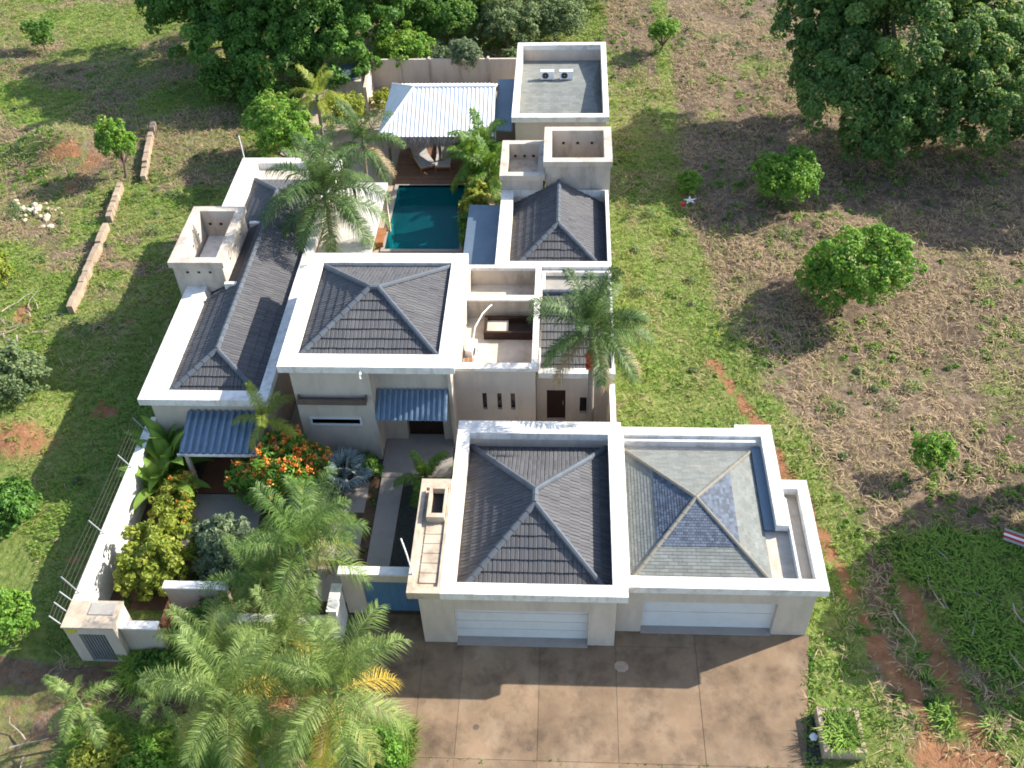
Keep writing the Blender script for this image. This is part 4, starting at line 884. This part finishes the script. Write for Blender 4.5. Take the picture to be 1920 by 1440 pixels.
for i, (x, y, hh, lab) in enumerate(((-5.7, 52.2, 1.6, 'front clump palm between pavilion and smaller tank box'), (-4.6, 51.2, 1.5, 'right clump palm tight against the smaller tank box'), (-5.1, 53.2, 2.0, 'back clump palm touching the right end of the white pavilion roof'))):
    palm(lab, x, y, hh, 'areca', 15, 20+i, 1.0, (0, 0), .09, group='palms clumped beside the pavilion')

# banana like plants
def big_leaf(name, L, W, elev, droop, seed):
    rs = np.random.RandomState(seed); K = 9; a = math.radians(elev); p = np.zeros(3); V, F, T = [], [], []
    for k in range(K+1):
        f = k/K; w = W*math.sin(math.pi*min(1, .06+.94*f)**.75)**.7*(.9+.2*rs.rand()); nrm = np.array([-math.sin(a), 0, math.cos(a)])
        V += [p+np.array([0, w/2, 0])+nrm*w*.16, p, p-np.array([0, w/2, 0])+nrm*w*.16]; T += [.35+.5*rs.rand(), .85, .35+.5*rs.rand()]
        p = p+L/K*np.array([math.cos(a), 0, math.sin(a)]); a -= math.radians(droop)/K*(.4+1.2*f)
    for k in range(K):
        i = k*3; F += [(i, i+1, i+4, i+3), (i+1, i+2, i+5, i+4)]
    return mesh_np(name, np.array(V), np.array(F), M['banana'], np.array(T))
BL = [big_leaf('leaf', 1.7, .46, e, d, 7+k) for k, (e, d) in enumerate(((80, 45), (68, 75), (52, 90), (35, 95), (18, 80)))]
def banana(x, y, n, s, seed, label):
    rng = random.Random(seed); t = thing('banana_plant', label, 'plant', (x, y, .03), 'broad leaved plants by the left wall'); h = .5*s
    MB().tube([(0, 0, 0), (0, 0, h)], [.11*s, .08*s], 8).build('stem', M['olive'], t, world=False, tint=[.5]*16)
    for k in range(n):
        o = bpy.data.objects.new('leaf', BL[min(4, int(5*k/n))]); COL.objects.link(o); o.parent = t
        o.matrix_local = Matrix.Translation((0, 0, h*rng.uniform(.7, 1.05))) @ Matrix.Rotation(k*2.4+rng.uniform(-.4, .4), 4, 'Z') @ Matrix.Scale(s*rng.uniform(.8, 1.15), 4)
banana(-17.2, 28.6, 13, 1.45, 1, 'broad leaved plant left of the ribbed canopy, nearest its sheet')
banana(-17.6, 29.5, 12, 1.4, 2, 'broad leaved plant tucked under the left wing parapet corner')
banana(-17.4, 27.6, 12, 1.3, 3, 'broad leaved plant lowest along the white boundary wall')
banana(-5.5, 51.0, 9, .8, 4, 'broad leaved plant at the back right corner of the pool')

# silver fan palm
t = thing('fan_palm', 'silvery blue fan palm at the foot of the living block wall', 'palm tree', (-9.6, 28.6, .03)); rng = random.Random(3)
def fan(seed):
    rs = np.random.RandomState(seed); V, F, T = [], [], []
    def add(vs, fs, tt): i = len(V); V.extend([tuple(v) for v in vs]); F.extend([tuple(i+j for j in f) for f in fs]); T.extend([tt]*len(vs))
    add([(0, .025, 0), (0, -.025, 0), (.6, -.02, 0), (.6, .02, 0)], [(0, 1, 2), (0, 2, 3)], .5)
    n = 22
    for k in range(n):
        a = math.radians(-118+236*(k+.5)/n); L = .62*(.85+.2*rs.rand()); da = math.radians(236/n*.62); c = np.array([.6, 0, 0]); f = lambda ang, r, z: c+np.array([math.cos(ang)*r, math.sin(ang)*r, z])
        add([c, f(a-da*.7, L*.6, .02), f(a, L*.62, .07), f(a+da*.7, L*.6, .02), f(a, L, -.02-.1*rs.rand())], [(0, 1, 2), (0, 2, 3), (1, 4, 2), (2, 4, 3)], .2+.7*rs.rand())
    return mesh_np('fan_leaf', np.array(V), np.array(F), M['silver'], np.array(T))
FM = [fan(k) for k in range(3)]
MB().tube([(0, 0, 0), (0, 0, .35)], [.16, .12], 8).build('trunk', M['palmbark'], t, world=False)
for k in range(17):
    o = bpy.data.objects.new('fan_leaf', FM[k % 3]); COL.objects.link(o); o.parent = t
    o.matrix_local = Matrix.Translation((0, 0, .35)) @ Matrix.Rotation(k*2.4, 4, 'Z') @ Matrix.Rotation(-math.radians(75-70*k/17), 4, 'Y') @ Matrix.Scale(rng.uniform(1.1, 1.4), 4)

# trees and shrubs
R = np.random.RandomState
tree('mango_tree', 'huge dense dark green tree at the upper right of the dry field', 'tree', 20.3, 57.6,
     [(0, 0, 5.6, 5.0, 4.6, 4.4), (-3.6, -2.2, 4.0, 3.0, 2.6, 2.6), (3.0, -2.8, 3.6, 3.0, 2.6, 2.6), (.2, -3.4, 3.2, 2.8, 2.2, 2.4), (4.4, .8, 5.2, 2.6, 3, 2.8), (-4.2, 1.6, 4.6, 2.4, 2.8, 2.8), (-1.4, 1.6, 9.6, 2.8, 2.8, 2.4), (2.6, 3.4, 9.4, 2.6, 2.6, 2.4), (-2.8, 4.4, 8.2, 2.8, 2.6, 2.6), (-1.6, -3.6, 2.2, 2.4, 1.8, 1.6), (5.2, -2.2, 2.6, 2.2, 2.0, 2.0), (6.2, 2.5, 4.0, 2.2, 2.4, 2.2), (.6, 2.6, 7.6, 3.4, 3.2, 2.8), (-4.6, 3.2, 6.4, 2.6, 2.6, 2.4)], 115000, .27, 'mango', 11, .45, wr=.62)
tree('mango_tree', 'large dark tree filling the top left above the back wall corner', 'tree', -18.3, 67.5,
     [(0, 0, 6, 5.0, 4.4, 4.2), (-4.2, -.6, 4.6, 3.0, 2.8, 2.8), (4.4, -1.2, 5.0, 2.8, 2.6, 2.4), (1.4, -3.0, 4.2, 2.8, 2.2, 2.4), (-2.2, -3.0, 3.6, 2.6, 2.2, 2.2), (2.2, 2.4, 8.0, 2.8, 2.8, 2.2), (-2.4, 1.4, 8.2, 2.8, 2.8, 2.2), (5.6, .8, 3.4, 2.0, 2.0, 1.8), (-5.2, -3.2, 2.8, 2.8, 2.2, 2.2), (3.2, -4.2, 2.6, 2.2, 1.9, 1.9), (-1.2, -4.8, 2.2, 2.6, 2.0, 1.8), (-6.6, .6, 5.0, 2.6, 2.4, 2.2)], 95000, .27, 'lush', 12, .4, wr=.62)
tree('mango_tree', 'dark green tree beyond the large one at the very top left', 'tree', -25.5, 71, [(0, 0, 5, 4, 3.8, 3.4), (2.4, -1.6, 4.0, 2.4, 2, 2), (-2.4, -1.2, 3.6, 2.6, 2.2, 2)], 28000, .27, 'lush', 13, .3, wr=.62)
for i, (x, y, Rr, H, m, n, lab) in enumerate((
    (12.75, 50.3, 2.0, 3.3, 'bright', 4200, 'round bright green small tree standing alone in front of the huge dark tree'),
    (14.6, 41.6, 2.9, 4.4, 'bright', 8500, 'bushy green domed tree casting a long shadow in the dry field'),
    (15.7, 29.6, 1.0, 2.3, 'bright', 900, 'thin leafy sapling in the dry field right of the garages'),
    (-27.6, 53.4, 1.35, 4.2, 'bright', 3600, 'upright bright shrub beside the old low wall'),
    (-39.6, 71, 1.2, 2.4, 'lush', 1600, 'small round shrub alone in the far upper left field'),
    (-26.6, 33.8, 1.9, 2.3, 'olive', 4200, 'grey green bush on the left edge of the photo by the red earth bank'),
    (-23.9, 26.3, 1.5, 1.7, 'lush', 2600, 'dark bush on the left edge in the shade of the house'),
    (-30.6, 42.2, .8, 2.4, 'lime', 900, 'spindly yellow green shrub on the left edge'),
    (-21.15, 20.35, 1.25, 2.2, 'bright', 3000, 'leafy bush growing on the round earth mound at lower left'),
    (-16.9, 53.6, 2.1, 4.6, 'bright', 4600, 'bright broad leaved tree behind the back left parapet corner'),
    (-18.3, 56.2, 2.0, 3.8, 'bright', 3600, 'lower bright tree left of the yellow green palm'),
    (-7.0, 64.9, 1.2, 3.6, 'dusty', 2200, 'pale green shrub rising behind the back wall above the pavilion'),
    (-11.6, 66.6, 2.2, 3.4, 'bright', 4200, 'bright leafy bush overhanging the back wall beside the large tree'),
    (-8.6, 70.8, 2.6, 4.0, 'lush', 5200, 'green bush behind the back wall, left of its neighbours'),
    (-4.4, 70.2, 2.6, 3.8, 'olive', 5400, 'olive green bush behind the back wall, middle of the row'),
    (-.9, 71.6, 2.6, 3.4, 'olive', 4800, 'olive bush directly behind the back outbuilding'),
    (-6.4, 75.5, 3.4, 4.8, 'lush', 7000, 'big green bush at the top edge above the pavilion'),
    (1.2, 77, 2.8, 3.2, 'olive', 4800, 'olive bush at the top edge above the outbuilding'),
    (-23.4, 63.2, 1.9, 2.0, 'lush', 3000, 'dark undergrowth bush below the left side of the large tree'),
    (-20.6, 61.2, 1.7, 1.6, 'lush', 2400, 'dark undergrowth bush below the middle of the large tree'),
    (-10.6, 73.5, 2.6, 3.6, 'lush', 4600, 'green bush between the large tree and the row behind the back wall'),
    (-3.4, 66.6, 1.3, 1.6, 'olive', 1600, 'low olive bush just behind the back wall beside the outbuilding'),
    (-9.2, 67.2, 1.3, 1.8, 'dusty', 1700, 'low dusty bush just behind the back wall near its left end'),
    (-6.6, 73.2, 3.0, 6.0, 'lush', 9000, 'tall leafy tree behind the back wall above the pavilion'),
    (-1.6, 75.0, 3.0, 5.6, 'olive', 9000, 'tall olive tree at the top edge above the back outbuilding'),
    (-11.4, 71.0, 2.8, 5.4, 'lush', 8000, 'tall leafy tree joining the large dark one at the top'),
    (-14.3, 58.6, 1.3, 2.6, 'lime', 2200, 'yellow green shrub between the back shed and the palms'),
    (-16.2, 15.3, 1.1, 1.1, 'lime', 1500, 'yellow green bush at the foot of the thin young palm'),
    (-14.3, 15.2, 1.0, 1.0, 'bright', 1400, 'bright low bush under the small young palm'),
    (-6.3, 15.9, .9, 1.1, 'bright', 1300, 'bright bush in the long grass beside the driveway edge'),
    (-15.3, 19.2, .8, .8, 'lush', 1000, 'dark low bush at the foot of the gate lodge wall'),
    (6.7, 69.5, 1.2, 2.4, 'bright', 1700, 'bright shrub at the far end of the green strip beyond the outbuilding'),
    (7.1, 51.6, .8, 1.0, 'bright', 700, 'small bright bush next to the white scrap on the grass'),
    )):
    tree('tree' if H > 3.1 else 'shrub', lab, 'tree' if H > 3.1 else 'shrub', x, y, blob_set(R(50+i), Rr, H, 7, .08 if (H < 3.1 or Rr > 2.5) else .2), int(n*1.6), .2 if Rr > 1.4 else .17, m, 60+i, .06+.03*Rr, wr=.6)
# trees just outside the right edge whose shade falls into view
tree('mango_tree', 'tall tree standing just outside the right edge above the dry field', 'tree', 36, 55.5, [(0, 0, 6.2, 5.5, 5, 4.4), (-3, -2, 5, 3, 3, 3), (2.5, 2, 8.2, 3, 3, 2.4), (3, -2.5, 4.6, 3, 3, 3)], 12000, .5, 'mango', 14, .45, wr=.62)
tree('mango_tree', 'tall tree standing just outside the right edge beside the shaded thicket', 'tree', 24.9, 26.6, [(0, 0, 5.8, 4.2, 3.6, 2.6), (-1.6, -2, 4.8, 2.6, 2.4, 2.0), (1, 2.4, 5.8, 2.6, 2.6, 1.8), (2.6, -1.5, 5.0, 2.6, 2.4, 1.8), (-2.4, 1.2, 5.2, 2.4, 2.2, 1.8)], 26000, .45, 'mango', 15, .35, wr=.62)
# courtyard shrubs
tree('flame_tree', 'bushy tree covered in orange blossom in front of the living block', 'tree', -12.0, 27.9, [(0, 0, 1.7, 1.7, 1.2, 1.0), (-1.3, -.2, 1.3, 1.1, .9, .8), (1.1, .3, 1.7, 1.0, .9, .8), (.2, .6, 2.2, 1.1, .9, .7), (-.4, -.9, 1.1, 1.1, .8, .7)], 7000, .2, 'bright', 31, .09, blossoms=('orange', 170, .14), z0=.03, wr=.5)
tree('flowering_shrub', 'yellow green shrub with orange flowers against the white boundary wall', 'shrub', -16.55, 26.4, [(0, 0, .9, .9, 1.1, .8), (.2, .7, 1.1, .7, .7, .6), (.3, -.6, .7, .7, .7, .6)], 3200, .17, 'lime', 32, .06, blossoms=('orange', 26, .08), z0=.03)
tree('shrub', 'large yellow green shrub behind the gate lodge', 'shrub', -16.3, 23.6, [(0, 0, 1.3, 1.25, 1.2, 1.1), (.7, .6, 1.1, .9, .8, .8), (-.5, -.9, .9, .9, .8, .7), (.5, -.8, .8, .9, .7, .7)], 5200, .22, 'lime', 33, .08, z0=.03, wr=.6)
tree('shrub', 'dark variegated shrub in the middle of the courtyard slab', 'shrub', -13.5, 24.0, [(0, 0, 1.3, 1.2, 1.1, 1.1), (.8, -.4, 1.0, .9, .9, .9), (-.7, .5, 1.2, .8, .7, .8), (.2, -1.0, .8, 1.0, .7, .7)], 5600, .24, 'dusty', 34, .08, z0=.03)
tree('shrub', 'dark green shrub between the brown door and the planter wall', 'shrub', -13.9, 20.8, [(0, 0, .7, .8, .7, .7), (.6, .5, .9, .7, .6, .7), (-.4, -.3, .5, .7, .6, .5)], 2600, .16, 'lush', 35, .05, z0=0, blossoms=('pink', 3, .12))
tree('shrub', 'grey green shrub between the silver palm and the paved slabs', 'shrub', -10.6, 26.6, [(0, 0, .8, .9, .8, .8), (.6, .6, .7, .6, .6, .6), (-.6, -.3, .8, .7, .7, .7)], 3000, .2, 'dusty', 36, .05, z0=.03)
tree('shrub', 'low dark shrub at the corner of the living block wall', 'shrub', -8.7, 29.3, [(0, 0, .45, .55, .45, .45), (.3, -.4, .35, .4, .4, .35)], 1200, .16, 'lush', 37, .04, z0=.03)
tree('shrub', 'yellow green shrub crowding the right side of the pool', 'shrub', -5.35, 49.2, [(0, 0, .7, .7, 1.0, .7), (0, 1.1, .9, .6, .7, .7), (.1, -1.2, .6, .6, .8, .6)], 3400, .24, 'lime', 38, .05, z0=.04)
tree('shrub', 'dark shrub below the shallow pool corner beside the lean-to roof', 'shrub', -5.5, 46.9, [(0, 0, .6, .55, .9, .6), (0, -.9, .5, .45, .6, .5)], 1700, .2, 'lush', 39, .05, z0=.04)
tree('shrub', 'small green shrub on the sandy yard beside the angled back wall', 'shrub', -12.6, 61.4, [(0, 0, .6, .7, .6, .6), (.4, .5, .6, .5, .5, .5)], 1300, .2, 'lime', 40, .05, z0=.04)
tree('shrub', 'dark undergrowth shrub under the broad leaved plants', 'shrub', -16.7, 27.3, [(0, 0, .5, .5, .9, .5), (-.1, 1.0, .5, .5, .6, .5)], 1600, .16, 'lush', 41, .05, z0=.03)

# grasses, weeds and litter: far too many to count
def scatter(name, label, cat, x0, x1, y0, y1, n, fn, blades, hgt, wid, seed, lean=.9):
    """fn(x,y,rs)-> (keep probability, tint, size)"""
    rs = R(seed); x = rs.uniform(x0, x1, n); y = rs.uniform(y0, y1, n); pr, ti, sz = fn(x, y, rs); k = rs.rand(n) < pr
    x, y, ti, sz = x[k], y[k], ti[k], sz[k]; m = len(x); z = gz(x, y)
    B = blades; bx = np.repeat(x, B); by = np.repeat(y, B); bz = np.repeat(z, B); s = np.repeat(sz, B); a = rs.uniform(0, 2*np.pi, m*B); h = hgt*s*rs.uniform(.5, 1.25, m*B); w = wid*np.sqrt(s)*rs.uniform(.7, 1.3, m*B)
    l = lean*rs.uniform(.25, 1.3, m*B)*h; off = s*hgt*.35*rs.rand(m*B); ox, oy = bx+np.cos(a)*off, by+np.sin(a)*off
    c, sn = np.cos(a), np.sin(a); base = np.stack([ox, oy, bz-.01], 1); mid = base+np.stack([c*l*.45, sn*l*.45, h*.7], 1); tip = base+np.stack([c*l, sn*l, h*.75], 1); sd = np.stack([-sn*w, c*w, 0*w], 1)
    V = np.stack([base, mid+sd, tip, mid-sd], 1).reshape(-1, 3); q = np.arange(m*B)*4; F = np.concatenate([np.stack([q, q+1, q+3], 1), np.stack([q+1, q+2, q+3], 1)])
    T = np.clip(np.repeat(ti, B)+rs.normal(0, .13, m*B), 0, 1)
    o = obj(name, mesh_np(name, V, F, M['grass'], np.repeat(T, 4)), kind='stuff'); tag(o, label, cat)
    return len(F)
def blocked(x, y):
    b = (x > -18.6) & (x < 2.45) & (y > 19.5) & (y < 64.8)
    b |= (x > -8.3) & (x < 8.12+(y-15)*.17) & (y < 21.6); b |= (x > 2) & (x < 8.5) & (y > 20) & (y < 29.2); b |= (x > 2) & (x < 9.5) & (y > 20) & (y < 26.2)
    return b
def inview(x, y): return (np.abs(x+2-(y-40)*-.05) < 13.5+(y-10)*.52) & (y > 13)
def f_green(x, y, rs):
    g, s = cover(x, y); n = fbm(x, y, 2.4, 5); p = np.clip(g*1.25-.22, 0, 1)*(1-.9*s)*(~blocked(x, y))*inview(x, y)
    t = np.clip(.42+.34*g*n*2-.12*(n < .42)+rs.normal(0, .11, len(x))-.04*(x < -18)-.16*sst(.52, .66, fbm(x, y, 3.3, 77)), .12, 1); return p, t, .55+.9*n+.25*(y-20)/40*0
def f_dry(x, y, rs):
    g, s = cover(x, y); n = fbm(x, y, 1.7, 8); p = np.clip(1-g, 0, 1)*(1-s)*(~blocked(x, y))*inview(x, y)*(.35+.9*(n > .45))
    return p, np.clip(.02+.28*rs.rand(len(x))**1.5+.1*(n-.5), 0, 1), .5+.9*n
def f_weed(x, y, rs):
    g, s = cover(x, y); n = fbm(x, y, 3.1, 15); p = (.05+.3*np.clip(n-.5, 0, 1)*3)*(1-s)*(~blocked(x, y))*inview(x, y)
    return p, np.clip(.62+.3*rs.rand(len(x)), 0, 1), .5+1.2*rs.rand(len(x))**2
def f_thicket(x, y, rs):
    n = fbm(x, y, 1.6, 25); p = inbox(x, y, 13.6, 21, 17.8, 26.0, .7)*(n > .36)*(polyline_d(x, y, PATH2) > .5); return p, np.clip(.65+.3*rs.rand(len(x)), 0, 1), .6+1.0*n
def f_front(x, y, rs):
    n = fbm(x, y, 1.4, 35); p = 1.*(y < 17.0)*(x > -17.2)*(x < -5.35)*(.5+.5*(n > .4))+1.*inbox(x, y, -16.1, -13.3, 18.6, 19.7, .2)+.9*inbox(x, y, -13.2, -9.0, 19.0, 20.4, .3)
    return np.clip(p, 0, 1), np.clip(.62+.35*rs.rand(len(x))*n*2, 0, 1), .6+.9*n
scatter('grass', 'short green grass and creeping weeds over the open ground', 'grass', -50, 46, 13, 88, 170000, f_green, 5, .17, .022, 1, 1.3)
scatter('dry_grass', 'trampled dry straw grass over the brown field', 'dry grass', -50, 46, 13, 88, 150000, f_dry, 3, .24, .018, 2, 2.2)
def leafy(name, label, cat, x0, x1, y0, y1, n, fn, m, leaves, leaf, seed):
    rs = R(seed); x = rs.uniform(x0, x1, n); y = rs.uniform(y0, y1, n); pr, ti, sz = fn(x, y, rs); k = rs.rand(n) < pr; x, y, ti, sz = x[k], y[k], ti[k], sz[k]
    q = len(x); c = np.repeat(np.stack([x, y, gz(x, y)], 1), leaves, 0); S = np.repeat(sz, leaves)[:, None]; d = unit(rs.normal(size=(q*leaves, 3))); d[:, 2] = np.abs(d[:, 2]); P = c+d*S*(.45+.6*rs.rand(q*leaves))[:, None]*np.array([1, 1, .9])
    V, F = leaf_quads(P, unit(d+np.array([0, 0, .5])+.5*rs.normal(size=d.shape)), leaf, leaf*.55, rs); o = obj(name, mesh_np(name, V, F, M[m], np.repeat(np.clip(np.repeat(ti, leaves)+rs.normal(0, .15, q*leaves), 0, 1), 4)), kind='stuff'); tag(o, label, cat)
def w_dry(x, y, rs):
    g, s = cover(x, y); n = fbm(x, y, 3.1, 15); return np.clip(.10+4*(n-.5), .04, 1)*(1-s)*(~blocked(x, y))*inview(x, y)*(g < .75)*(.7+.3*(x > 3)), .2+.6*rs.rand(len(x)), .10+.34*rs.rand(len(x))**2.5
def w_lush(x, y, rs):
    g, s = cover(x, y); n = fbm(x, y, 2.0, 19); return np.clip(3*(n-.45), 0, 1)*(1-s)*(~blocked(x, y))*inview(x, y)*(g > .6), .2+.75*rs.rand(len(x)), (.12+.2*rs.rand(len(x)))*np.where((x < -25) | (y > 46), 1.5, 1)
def w_thick(x, y, rs):
    n = fbm(x, y, 1.6, 25); return inbox(x, y, 13.6, 21, 17.8, 26.0, .7)*(n > .46)*(polyline_d(x, y, PATH2) > .5), .2+.7*rs.rand(len(x)), .12+.4*n*rs.rand(len(x))
leafy('weeds', 'scattered green weed tufts in the dry field', 'weeds', -50, 46, 13, 88, 26000, w_dry, 'bright', 26, .14, 3)
leafy('creepers', 'low leafy creepers growing through the green grass', 'weeds', -50, 46, 13, 88, 16000, w_lush, 'lime', 14, .12, 7)
def w_scrub(x, y, rs):
    g, s = cover(x, y); n = fbm(x, y, 5, 55); near = np.exp(-((x-11-(y-30)*-.05)/4.5)**2)*(x > 3)+.55*(x < -24); return np.clip(3.5*(n-.46), 0, 1)*(.25+.9*near)*(1-s)*(~blocked(x, y))*inview(x, y), .2+.6*rs.rand(len(x)), .22+.42*rs.rand(len(x))**2
leafy('scrub', 'knee high scrub bushes scattered at the edges of the fields', 'scrub', -50, 46, 13, 88, 3000, w_scrub, 'olive', 90, .14, 9)
def w_court(x, y, rs):
    n = fbm(x, y, 1.2, 65); free = ~(((x > -16.2) & (x < -12.9) & (y > 24.9)) | ((x > -10.3) & (x < -8.35) & (y > 22.3) & (y < 28.7)) | (x > -8.2)); return free*np.clip(.35+2.5*(n-.4), 0, 1), .1+.7*rs.rand(len(x)), .10+.22*rs.rand(len(x))
leafy('ground_cover_plants', 'leafy ground cover filling the courtyard beds', 'ground cover', -18.0, -5.4, 22.2, 29.6, 1500, w_court, 'lush', 22, .12, 10)
def w_joint(x, y, rs): return 1.*((np.abs(y-16.1) < .06)*(rs.rand(len(x)) < .5) | (np.abs(x-(8.25+(y-15)*.17)) < .2) | ((np.abs(x+8.1) < .25) & (y < 17)) | (y < 14.75)), .3+.5*rs.rand(len(x)), .05+.1*rs.rand(len(x))
leafy('joint_weeds', 'small weeds sprouting along the driveway edges and joints', 'weeds', -8.3, 9.4, 14.3, 21.3, 5200, w_joint, 'bright', 12, .09, 12)
leafy('thicket', 'dense dark green weed thicket right of the garages', 'weeds', 12, 22, 17, 27, 1500, w_thick, 'lush', 80, .15, 4)
scatter('thicket_grass', 'long grass blades mixed through the shaded thicket', 'grass', 12, 22, 17, 27, 2200, f_thicket, 10, .36, .02, 8, 1.3)
scatter('tall_grass', 'long green grass under the front garden palms', 'grass', -18, -5, 13, 21, 9000, f_front, 18, .5, .018, 5, 1.2)
# oversailing weeds inside the concrete planter
pl = thing('planter_box', 'square concrete block planter full of weeds beside the driveway', 'planter', (9.75, 17.3, 0))
for (a, b_, c, d_) in ((9.0, 10.45, 16.5, 16.66), (9.0, 10.45, 18.0, 18.16), (9.0, 9.16, 16.66, 18.0), (10.29, 10.45, 16.66, 18.0)): box('side', 'block', pl, a, b_, c, d_, 0, .55)
box('soil', 'soil', pl, 9.16, 10.29, 16.66, 18.0, 0, .3)
def f_pl(x, y, rs): return np.ones(len(x)), np.clip(.6+.35*rs.rand(len(x)), 0, 1), .6+.8*rs.rand(len(x))
V0 = scatter('planter_weeds', 'weeds growing inside the square concrete planter', 'weeds', 9.25, 10.2, 16.75, 17.9, 90, f_pl, 16, .42, .02, 6, 1.0); bpy.data.objects['planter_weeds'].location.z = .3
structure('dark_strip', MB().prism([(8.45, 16.3), (8.98, 16.3), (8.98, 18.1), (8.75, 18.1)], -.02, .03), 'gravel')  # dark flat strip of ground beside the planter

# ------------------------------------------------------------------ small things
rng = random.Random(9)
lw = thing('low_wall', 'broken line of an old low block wall in the left field', 'wall', (-26.6, 49, 0))
for (ax, ay, bx, by) in ((-27.4, 59.0, -26.3, 52.9), (-27.4, 52.0, -26.95, 48.4), (-26.85, 47.7, -26.1, 39.9)):
    L_n = math.hypot(bx-ax, by-ay); n = int(L_n/.46); an = math.atan2(by-ay, bx-ax)
    for k in range(n):
        if rng.random() < .05: continue
        f = (k+.5)/n; x, y = ax+(bx-ax)*f, ay+(by-ay)*f; z = float(gz(x, y)); hgt = rng.uniform(.48, .56)
        o = MB().box(-.232, .232, -.15, .15, -.3, hgt).build('block', M['block'], lw, world=False); o.location = (x+26.6, y-49, z); o.rotation_euler = (rng.gauss(0, .012), rng.gauss(0, .012), an+rng.gauss(0, .02))
def rock(rng, r):
    b = MB(); t = (1+5**.5)/2; vs = [(-1, t, 0), (1, t, 0), (-1, -t, 0), (1, -t, 0), (0, -1, t), (0, 1, t), (0, -1, -t), (0, 1, -t), (t, 0, -1), (t, 0, 1), (-t, 0, -1), (-t, 0, 1)]
    b.v = [tuple(c*r/1.9*rng.uniform(.75, 1.2)*(.65 if i == 2 else 1) for i, c in enumerate(v)) for v in vs]
    b.f = [(0, 11, 5), (0, 5, 1), (0, 1, 7), (0, 7, 10), (0, 10, 11), (1, 5, 9), (5, 11, 4), (11, 10, 2), (10, 7, 6), (7, 1, 8), (3, 9, 4), (3, 4, 2), (3, 2, 6), (3, 6, 8), (3, 8, 9), (4, 9, 5), (2, 4, 11), (6, 2, 10), (8, 6, 7), (9, 8, 1)]; return b
rp = thing('rubble_pile', 'heap of pale rubble stones in the left field', 'rubble', (-31.6, 49, 0))
for k in range(34):
    x, y = rng.gauss(0, .75), rng.gauss(0, .6); o = rock(rng, rng.uniform(.1, .28)).build('stone', M['stone'], rp, world=False); o.location = (x, y, float(gz(x-31.6, y+49))+.05+max(0, .3-.25*math.hypot(x, y))); o.rotation_euler.z = rng.uniform(0, 6)
# brush heaps and fallen branches
def sticks(label, cx, cy, n, spread, L, seed, name='dead_branches'):
    r = random.Random(seed); t = thing(name, label, 'dead branches', (cx, cy, float(gz(cx, cy))))
    for k in range(n):
        x, y, a, l = r.gauss(0, spread), r.gauss(0, spread), r.uniform(0, 6.28), L*r.uniform(.5, 1.2); z = float(gz(cx+x, cy+y))-t.location.z+.06+.25*r.random()
        p = [Vector((x, y, z))]
        for s in range(4): a += r.gauss(0, .35); p.append(p[-1]+Vector((math.cos(a), math.sin(a), r.gauss(0, .12)))*l/4)
        MB().tube(p, [.035, .03, .022, .016, .008], 5).build('branch', M['drystick'], t, world=False)
sticks('grey dead branches lying in the shaded thicket', 15.8, 22.4, 16, 1.1, 2.2, 1)
sticks('pale heap of dry cuttings on the left edge of the field', -29.3, 38.6, 26, .8, 1.8, 2)
sticks('dark scrap timber in the dirt at the lower left corner', -19.2, 15.9, 3, .3, 1.4, 3)
o = rock(random.Random(4), .17).build('stone_lump', M['white_plastic']); o.location = (8.83, 17.25, .13); tag(o, 'white rounded lump in the dark strip beside the planter', 'stone')
b = MB(); b.v = [(.28*math.cos(k*math.pi/4+.4), .24*math.sin(k*math.pi/4+.4), 0) for k in range(8)]+[(.28*math.cos(k*math.pi/4+.4), .24*math.sin(k*math.pi/4+.4), .02) for k in range(8)]; b.f = [tuple(range(8, 16))]+[(k, (k+1) % 8, 8+(k+1) % 8, 8+k) for k in range(8)]
o = b.build('drain_cover', M['block']); o.location = (2.2, 19.85, .056); tag(o, 'pale octagonal drain cover on the driveway between the two garages', 'drain cover')
for (x, y, r_, lab) in ((-3.05, 17.3, .11, 'small dark round cap set in the driveway, left one'), (-1.1, 16.55, .09, 'small dark round cap set in the driveway, nearer the bottom edge')):
    o = MB().tube([(x, y, .05), (x, y, .062)], r_, 12).build('access_cap', M['concrete_dark']); tag(o, lab, 'access cap')
t = thing('plastic_scrap', 'white scrap of plastic lying on the grass right of the tank boxes', 'litter', (7.2, 50.3, float(gz(7.2, 50.3)))); b = MB(); r = random.Random(2)
for k in range(5): a = k*1.26+.3; b.quad((0, 0, .3), (.16*math.cos(a-.6), .16*math.sin(a-.6), .26), (.42*math.cos(a), .42*math.sin(a), .2+.1*r.random()), (.16*math.cos(a+.6), .16*math.sin(a+.6), .25))
b.build('sheet', M['white_plastic'], t, world=False)
o = MB().tube([(6.75, 49.85, .18), (6.75, 49.85, .36)], .13, 10).build('plastic_tub', M['red']); tag(o, 'red plastic tub beside the white scrap on the grass', 'tub')
t = thing('striped_board', 'red and pale striped board lying at the right edge below the dry field', 'board', (18.6, 25.6, float(gz(18.6, 25.6))+.35)); t.rotation_euler = (.1, .12, -.35)
for k, mm in enumerate(('steel', 'red', 'white_plastic', 'red', 'steel')): MB().box(-.9, .9, -.3+k*.12, -.3+k*.12+.112, 0, .03).build('plank', M[mm], t, world=False)
